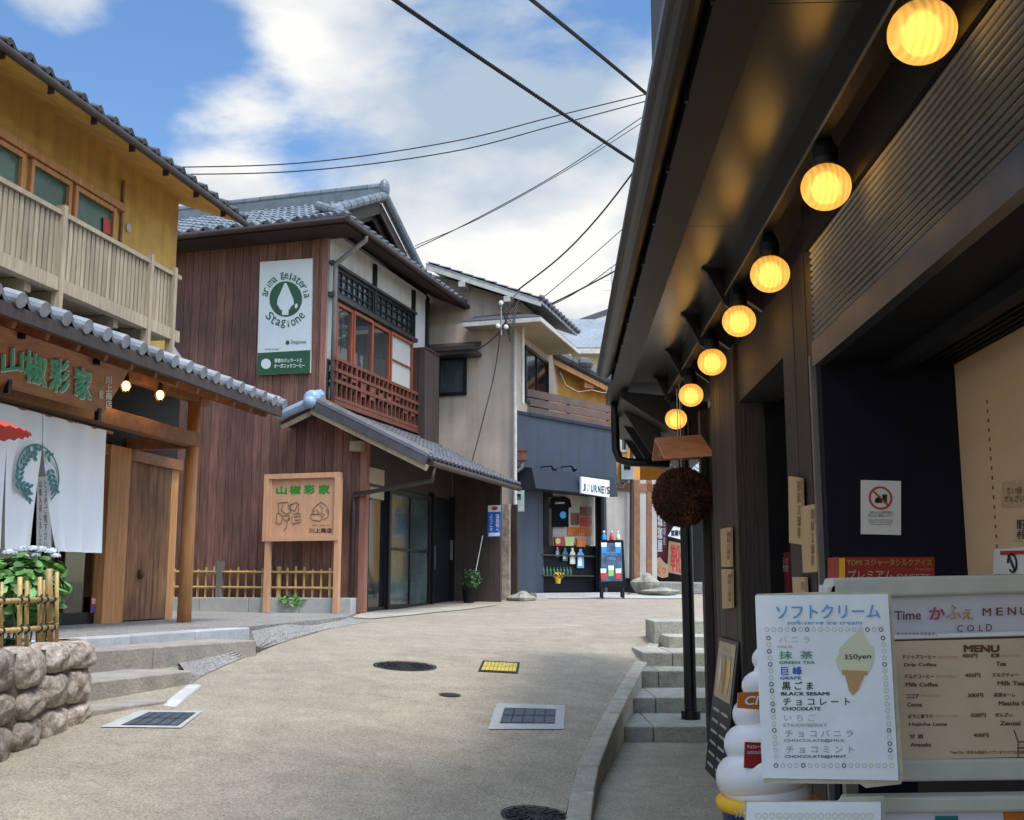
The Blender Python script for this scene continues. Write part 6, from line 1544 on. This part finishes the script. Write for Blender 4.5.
f = f4_(-.35); o = MB(); o.prism([f(655, 562), f(667, 564), f(667, 505), f(655, 502)], (0, .04, 0)); o = o.build('hanging_sign', 'maroon'); tag(o, 'tall dark red hanging sign with white characters beside the timber post at the lane end', 'sign')
mb = MB(); text_px(mb, f4_(-.355), '\n'.join('城珈屋'), 657.5, 514, 662.5, 552, bold=.04); text_px(mb, f4_(-.355), '\n'.join('甘味処'), 663.3, 518, 665.5, 545); mb.build('lettering', 'white_sign', o, recalc=False)
f = f4_(-.6); o = MB(); o.prism([f(667, 572), f(690, 577), f(690, 545), (f(669, 541))], (0, .05, 0)); o = o.build('shoe_sign', 'cardboard'); tag(o, 'tan board with a large red character standing at the lane end', 'sign')
mb = MB(); text_px(mb, f4_(-.605), '靴', 670.5, (544, 547), 682, (571, 573), bold=.02); mb.build('lettering', 'ink_red', o, recalc=False)
f = f4_(-.7); o = MB(); o.prism([f(x, y) for x, y in ((655, 567), (656, 575), (662, 578), (668, 577), (669, 566), (664, 562), (660, 557), (656, 559))], (0, .05, 0)); o = o.build('boot_sign', 'cardboard'); tag(o, 'rounded tan board with red scribble left of the large red character', 'sign')
mb = MB(); text_px(mb, f4_(-.705), 'くつ', 657.5, 566, 666, 574, bold=.02); mb.build('lettering', 'ink_red', o, recalc=False)
c = at_y(700, 520, Y4-.8)
o = MB(); f = f4_(-.9); o.prism([f(668, 536), f(683, 540), f(684, 528), f(674, 526)], (0, .05, 0)); o = o.build('white_sign', 'white_sign'); tag(o, 'white board with black marks partly hidden by the cedar ball', 'sign')
mb = MB(); text_px(mb, f4_(-.905), '営業中', 671, 530, 682, 536, bold=.05); mb.build('lettering', 'ink_black', o, recalc=False)
# rock and slab at the road edge
def rockobj(px, py, Y, rx, ry, rz, lab):
    c = at_y(px, py, Y); mb = MB(); mb.sphere((0, 0, 0), 1, 18, 12); 
    for v in mb.v:
        k = 1+.12*math.sin(v.x*5+1)+.1*math.sin(v.y*7+2)+.08*math.sin(v.z*6); v.x *= rx*k; v.y *= ry*k; v.z *= rz*k; v += c
    o = mb.build('rock', 'rock'); tag(o, lab, 'rock')
rockobj(646, 585, 25.6, .3, .3, .24, 'mossy grey boulder right of the display board')
rockobj(662, 592, 25.0, .4, .3, .09, 'low flat mossy boulder at the road edge below the red sign')
rockobj(522, 600, 22.6, .27, .3, .16, 'low green-grey stone at the foot of the blue corner')
o = MB(); 
c = at_y(680, 588, 27)
o.hexa([V(c.x-.9, 26.4, -.2), V(c.x+2, 26.4, -.2), V(c.x+2, 28.3, -.2), V(c.x-.9, 28.3, -.2), V(c.x-.9, 26.4, .05), V(c.x+2, 26.4, .0), V(c.x+2, 28.3, .05), V(c.x-.9, 28.3, .1)]); o = o.build('side_lane', 'gravel'); struct(o)
# far houses
Y5 = 42.0
f = lambda x, y, d=0: at_y(x, y, Y5+d)
t = thing('cream_house', f(600, 560, 1), 'pale cream house with a grey shingle roof in the distance above the orange wall', 'house')
mb = MB(); mb.prism([f(520, 590), f(700, 590), f(700, 352), f(520, 352)], (0, 6, 0)); mb.build('wall', 'cream_stucco', t)
mb = MB(); a = f(520, 350, -.8); b = f(700, 350, -.8); mb.prism([a, b, f(700, 322, 3), f(520, 322, 3)], (0, 0, .12)); mb.build('roof', 'roof_far', t)
mb = MB(); mb.bar(a-V(0, 0, .05), b-V(0, 0, .05), .1, .18); mb.build('gutter', 'cream_pipe', t)
Y6 = 52.0
f = lambda x, y, d=0: at_y(x, y, Y6+d)
t = thing('gabled_house', f(610, 560, 1), 'distant grey gabled house roof just left of the café gutter', 'house')
mb = MB(); mb.prism([f(570, 590), f(740, 590), f(740, 328), f(656, 300), f(572, 330)], (0, 6, 0)); mb.build('wall', 'plank_grey', t)
mb = MB(); a = f(562, 331, -.8); p = f(656, 298, -.8); b = f(750, 331, -.8)
for q, r_ in ((a, p), (b, p)): mb.prism([q, r_, r_+V(0, 7, 0), q+V(0, 7, 0)], (0, 0, .3))
mb.build('roof', 'tile_dark', t)
mb = MB(); mb.bar(a-V(0, .02, .12), p-V(0, .02, .12), .1, .2); mb.build('verge_board', 'cream_pipe', t)
c = f(612, 320)
t = thing('antenna', c, 'thin television antenna on the distant roof beside the gutter', 'antenna')
mb = MB(); mb.tube([c, f(612, 268)], .04, 6); mb.build('mast', 'steel', t)
mb = MB()
for y, w_ in ((272, .5), (280, .4), (290, .5)): q = f(612, y); mb.tube([q-V(w_, 0, 0), q+V(w_, 0, 0)], .02, 5)
mb.build('rods', 'steel', t)

# ================================================================ cables
def cable(name, pts, r, lab, group=None, wrap=False):
    P = [at_y(x, y, Y) for x, y, Y in pts]; n = 14; Q = []
    # smooth through the points (Catmull-Rom)
    ext = [P[0]*2-P[1]]+P+[P[-1]*2-P[-2]]
    for i in range(len(P)-1):
        a, b, c, d = ext[i:i+4]
        for k in range(n):
            t_ = k/n; Q.append(.5*((2*b)+(c-a)*t_+(2*a-5*b+4*c-d)*t_*t_+(3*b-a-3*c+d)*t_**3))
    Q.append(P[-1]); mb = MB(); mb.tube(Q, r, 6)
    if wrap:
        for i in range(0, len(Q)-1):
            for k in range(4): c = Q[i].lerp(Q[i+1], k/4); d = (Q[i+1]-Q[i]).normalized(); mb.tube([c-d*.012, c+d*.012], r*1.5, 6)
    o = mb.build(name, 'cable'); tag(o, lab, 'cable', group)
cable('power_cable', [(330, -50, 10), (395, 0, 11), (520, 85, 13), (640, 165, 15.5), (700, 200, 17)], .018, 'thick twisted overhead cable crossing the sky from the top centre', wrap=True)
cable('power_cable', [(500, -25, 10), (532, 0, 10.5), (590, 47, 12), (660, 105, 14)], .016, 'second thick twisted cable in the top right of the sky', wrap=True)
cable('power_cable', [(140, 168, 24), (300, 163, 24), (450, 142, 24), (560, 115, 24), (680, 86, 24)], .014, 'upper of two thin parallel wires running from the plank roof to the right')
cable('power_cable', [(140, 175, 24), (300, 171, 24), (450, 152, 24), (560, 124, 24), (680, 92, 24)], .014, 'lower of two thin parallel wires running from the plank roof to the right')
cable('power_cable', [(400, 256, 30), (470, 222, 30), (560, 172, 30), (660, 105, 30)], .014, 'thin slanting wire rising from behind the gable towards the top right')
cable('power_cable', [(415, 246, 30), (480, 218, 30), (570, 168, 30), (665, 108, 30)], .012, 'faint wire just beside the slanting wire above the gable')
cable('power_cable', [(514, 293, 23), (560, 257, 22), (600, 215, 20), (650, 150, 18)], .017, 'dark sagging cable from the stucco house corner up to the right')
cable('power_cable', [(525, 312, 24), (570, 275, 24), (650, 205, 24)], .010, 'thin wire below the dark sagging cable')
cable('power_cable', [(530, 315, 24), (580, 290, 24), (650, 238, 24)], .010, 'lower thin wire converging on the stucco house eave')
cable('power_cable', [(545, 307, 24), (585, 287, 24), (650, 252, 24)], .020, 'thicker low cable above the distant roofs')
cable('power_cable', [(472, 462, 22.5), (483, 420, 22.6), (495, 370, 22.6), (501, 325, 22.4)], .012, 'thin cable running down the beige stucco wall')
cable('power_cable', [(470, 352, 22.6), (485, 345, 22.4), (503, 327, 22.2), (512, 300, 22.2), (520, 290, 22.4)], .014, 'cable looping from the window hood to the eave bracket')
c = at_y(501, 310, 22.1)
t = thing('insulator_bracket', c, 'small pole bracket with insulators and tangled wires on the stucco eave', 'bracket')
mb = MB(); mb.tube([at_y(501, 335, 22.2), at_y(501, 300, 22.1)], .02, 6); mb.build('rod', 'steel', t)
mb = MB()
for x, y in ((501, 303), (498, 326), (506, 327)): mb.sphere(at_y(x, y, 22.1), .05, 8, 6)
mb.build('insulator', 'white_sign', t)
mb = MB()
for k in range(5):
    a = at_y(501+k, 306+k*3, 22.1); b = at_y(519-k, 300+k*5, 22.4); m_ = (a+b)/2-V(0, 0, .25+.06*k); mb.tube([a, a.lerp(m_, .6), m_, b.lerp(m_, .6), b], .01, 5)
mb.build('wires', 'cable', t)
o = MB()
for k in range(7):
    a = at_y(612+random.uniform(-6, 4), 396+random.uniform(-4, 10), 25); b = at_y(640+random.uniform(-6, 6), 372+random.uniform(0, 30), 24.5); m_ = (a+b)/2+V(random.uniform(-.2, .2), 0, random.uniform(-.4, .1)); o.tube([a, a.lerp(m_, .6), m_, b], .014, 5)
o = o.build('wire_bundle', 'grey_pipe'); tag(o, 'tangle of grey wires at the corner of the orange house', 'wires')
o = MB()
pts_ = [(560, 372), (566, 385), (578, 392), (592, 390), (604, 393), (614, 390)]
o.tube([at_y(x, y, 25.5) for x, y in pts_], .008, 5); pass
o = o.build('wires', 'cream_pipe'); tag(o, 'pale sagging wires across the orange gable wall', 'wires')

# ================================================================ camera, sky, sun
cam = bpy.data.cameras.new('camera'); co = bpy.data.objects.new('camera', cam); COL.objects.link(co)
co.rotation_euler = (math.pi/2+TH, 0, 0); cam.lens = F0/1024*36; cam.sensor_width = 36; cam.clip_end = 2000; cam.clip_start = .05; sc.camera = co
SUN_EL, SUN_AZ = R(64), R(140)     # azimuth clockwise from +Y
sd = V(math.sin(SUN_AZ)*math.cos(SUN_EL), math.cos(SUN_AZ)*math.cos(SUN_EL), math.sin(SUN_EL))
sl = bpy.data.lights.new('sun', 'SUN'); sl.energy = 1.25; sl.angle = R(15); sl.color = (1, .94, .84)
so = bpy.data.objects.new('sun', sl); COL.objects.link(so); so.rotation_euler = (-sd).to_track_quat('-Z', 'Y').to_euler()
w = bpy.data.worlds.new('World'); sc.world = w; w.use_nodes = True; nt = w.node_tree; N = nt.nodes; Lk = nt.links
bg = N['Background']; bg.inputs[1].default_value = .11
sky = N.new('ShaderNodeTexSky'); sky.sky_type = 'NISHITA'; sky.sun_disc = False; sky.sun_elevation = SUN_EL; sky.sun_rotation = SUN_AZ; sky.air_density = 1.0; sky.dust_density = .4; sky.ozone_density = 1.6
tc = N.new('ShaderNodeTexCoord')
mp = N.new('ShaderNodeMapping'); mp.inputs['Scale'].default_value = (1.0, .8, 1.9); mp.inputs['Location'].default_value = (3.1, .4, 1.2); Lk.new(tc.outputs['Generated'], mp.inputs[0])
nz = N.new('ShaderNodeTexNoise'); nz.inputs['Scale'].default_value = 2.3; nz.inputs['Detail'].default_value = 9; nz.inputs['Roughness'].default_value = .56; nz.inputs['Distortion'].default_value = .25
Lk.new(mp.outputs[0], nz.inputs[0])
def dirbias(px, py, r0, r1, amt):
    d = ray(px, py).normalized(); dp = N.new('ShaderNodeVectorMath'); dp.operation = 'DISTANCE'; Lk.new(tc.outputs['Generated'], dp.inputs[0]); dp.inputs[1].default_value = d
    mr = N.new('ShaderNodeMapRange'); mr.interpolation_type = 'SMOOTHSTEP'; mr.inputs[1].default_value = r0; mr.inputs[2].default_value = r1; mr.inputs[3].default_value = amt; mr.inputs[4].default_value = 0; Lk.new(dp.outputs['Value'], mr.inputs[0]); return mr.outputs[0]
outs = [nz.outputs[0], dirbias(150, 80, .02, .20, -.24), dirbias(30, 130, .03, .2, -.2), dirbias(60, 0, .0, .09, .22), dirbias(430, 180, .1, .42, .13), dirbias(190, 165, .0, .11, .3), dirbias(300, 60, .0, .09, .08), dirbias(110, 150, 0, .05, .1), dirbias(400, 90, .0, .05, .03)]
acc_ = outs[0]
for o_ in outs[1:]:
    ad = N.new('ShaderNodeMath'); ad.operation = 'ADD'; Lk.new(acc_, ad.inputs[0]); Lk.new(o_, ad.inputs[1]); acc_ = ad.outputs[0]
cr = N.new('ShaderNodeMapRange'); cr.interpolation_type = 'SMOOTHSTEP'; cr.inputs[1].default_value = .44; cr.inputs[2].default_value = .57; Lk.new(acc_, cr.inputs[0])
n2 = N.new('ShaderNodeTexNoise'); n2.inputs['Scale'].default_value = 4.2; n2.inputs['Detail'].default_value = 7; Lk.new(mp.outputs[0], n2.inputs[0])
cc = N.new('ShaderNodeMapRange'); cc.inputs[1].default_value = .38; cc.inputs[2].default_value = .58; Lk.new(n2.outputs[0], cc.inputs[0])
cm = N.new('ShaderNodeMix'); cm.data_type = 'RGBA'; cm.inputs[6].default_value = (1.9, 2.35, 2.9, 1); cm.inputs[7].default_value = (4.15, 4.1, 4.0, 1); Lk.new(cc.outputs[0], cm.inputs[0])
mx = N.new('ShaderNodeMix'); mx.data_type = 'RGBA'; hs = N.new('ShaderNodeHueSaturation'); hs.inputs['Saturation'].default_value = 1.16; hs.inputs['Value'].default_value = .85; Lk.new(sky.outputs[0], hs.inputs['Color']); Lk.new(cr.outputs[0], mx.inputs[0]); Lk.new(hs.outputs[0], mx.inputs[6]); Lk.new(cm.outputs[2], mx.inputs[7])
# cloud round the veiled sun is brighter
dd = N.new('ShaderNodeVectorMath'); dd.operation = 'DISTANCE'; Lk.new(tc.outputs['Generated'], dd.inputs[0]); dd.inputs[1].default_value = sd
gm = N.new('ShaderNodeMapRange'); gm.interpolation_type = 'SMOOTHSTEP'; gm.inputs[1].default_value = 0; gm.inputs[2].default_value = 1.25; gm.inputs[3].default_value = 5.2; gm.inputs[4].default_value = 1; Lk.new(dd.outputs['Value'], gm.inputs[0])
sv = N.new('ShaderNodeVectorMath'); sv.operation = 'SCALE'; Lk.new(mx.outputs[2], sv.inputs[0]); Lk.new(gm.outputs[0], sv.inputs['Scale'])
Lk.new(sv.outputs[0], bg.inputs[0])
vs_ = sc.view_settings; vs_.view_transform = 'Standard'; vs_.look = 'None'; vs_.gamma = 1; vs_.exposure = 1.15; vs_.use_curve_mapping = False
sc.cycles.max_bounces = 6
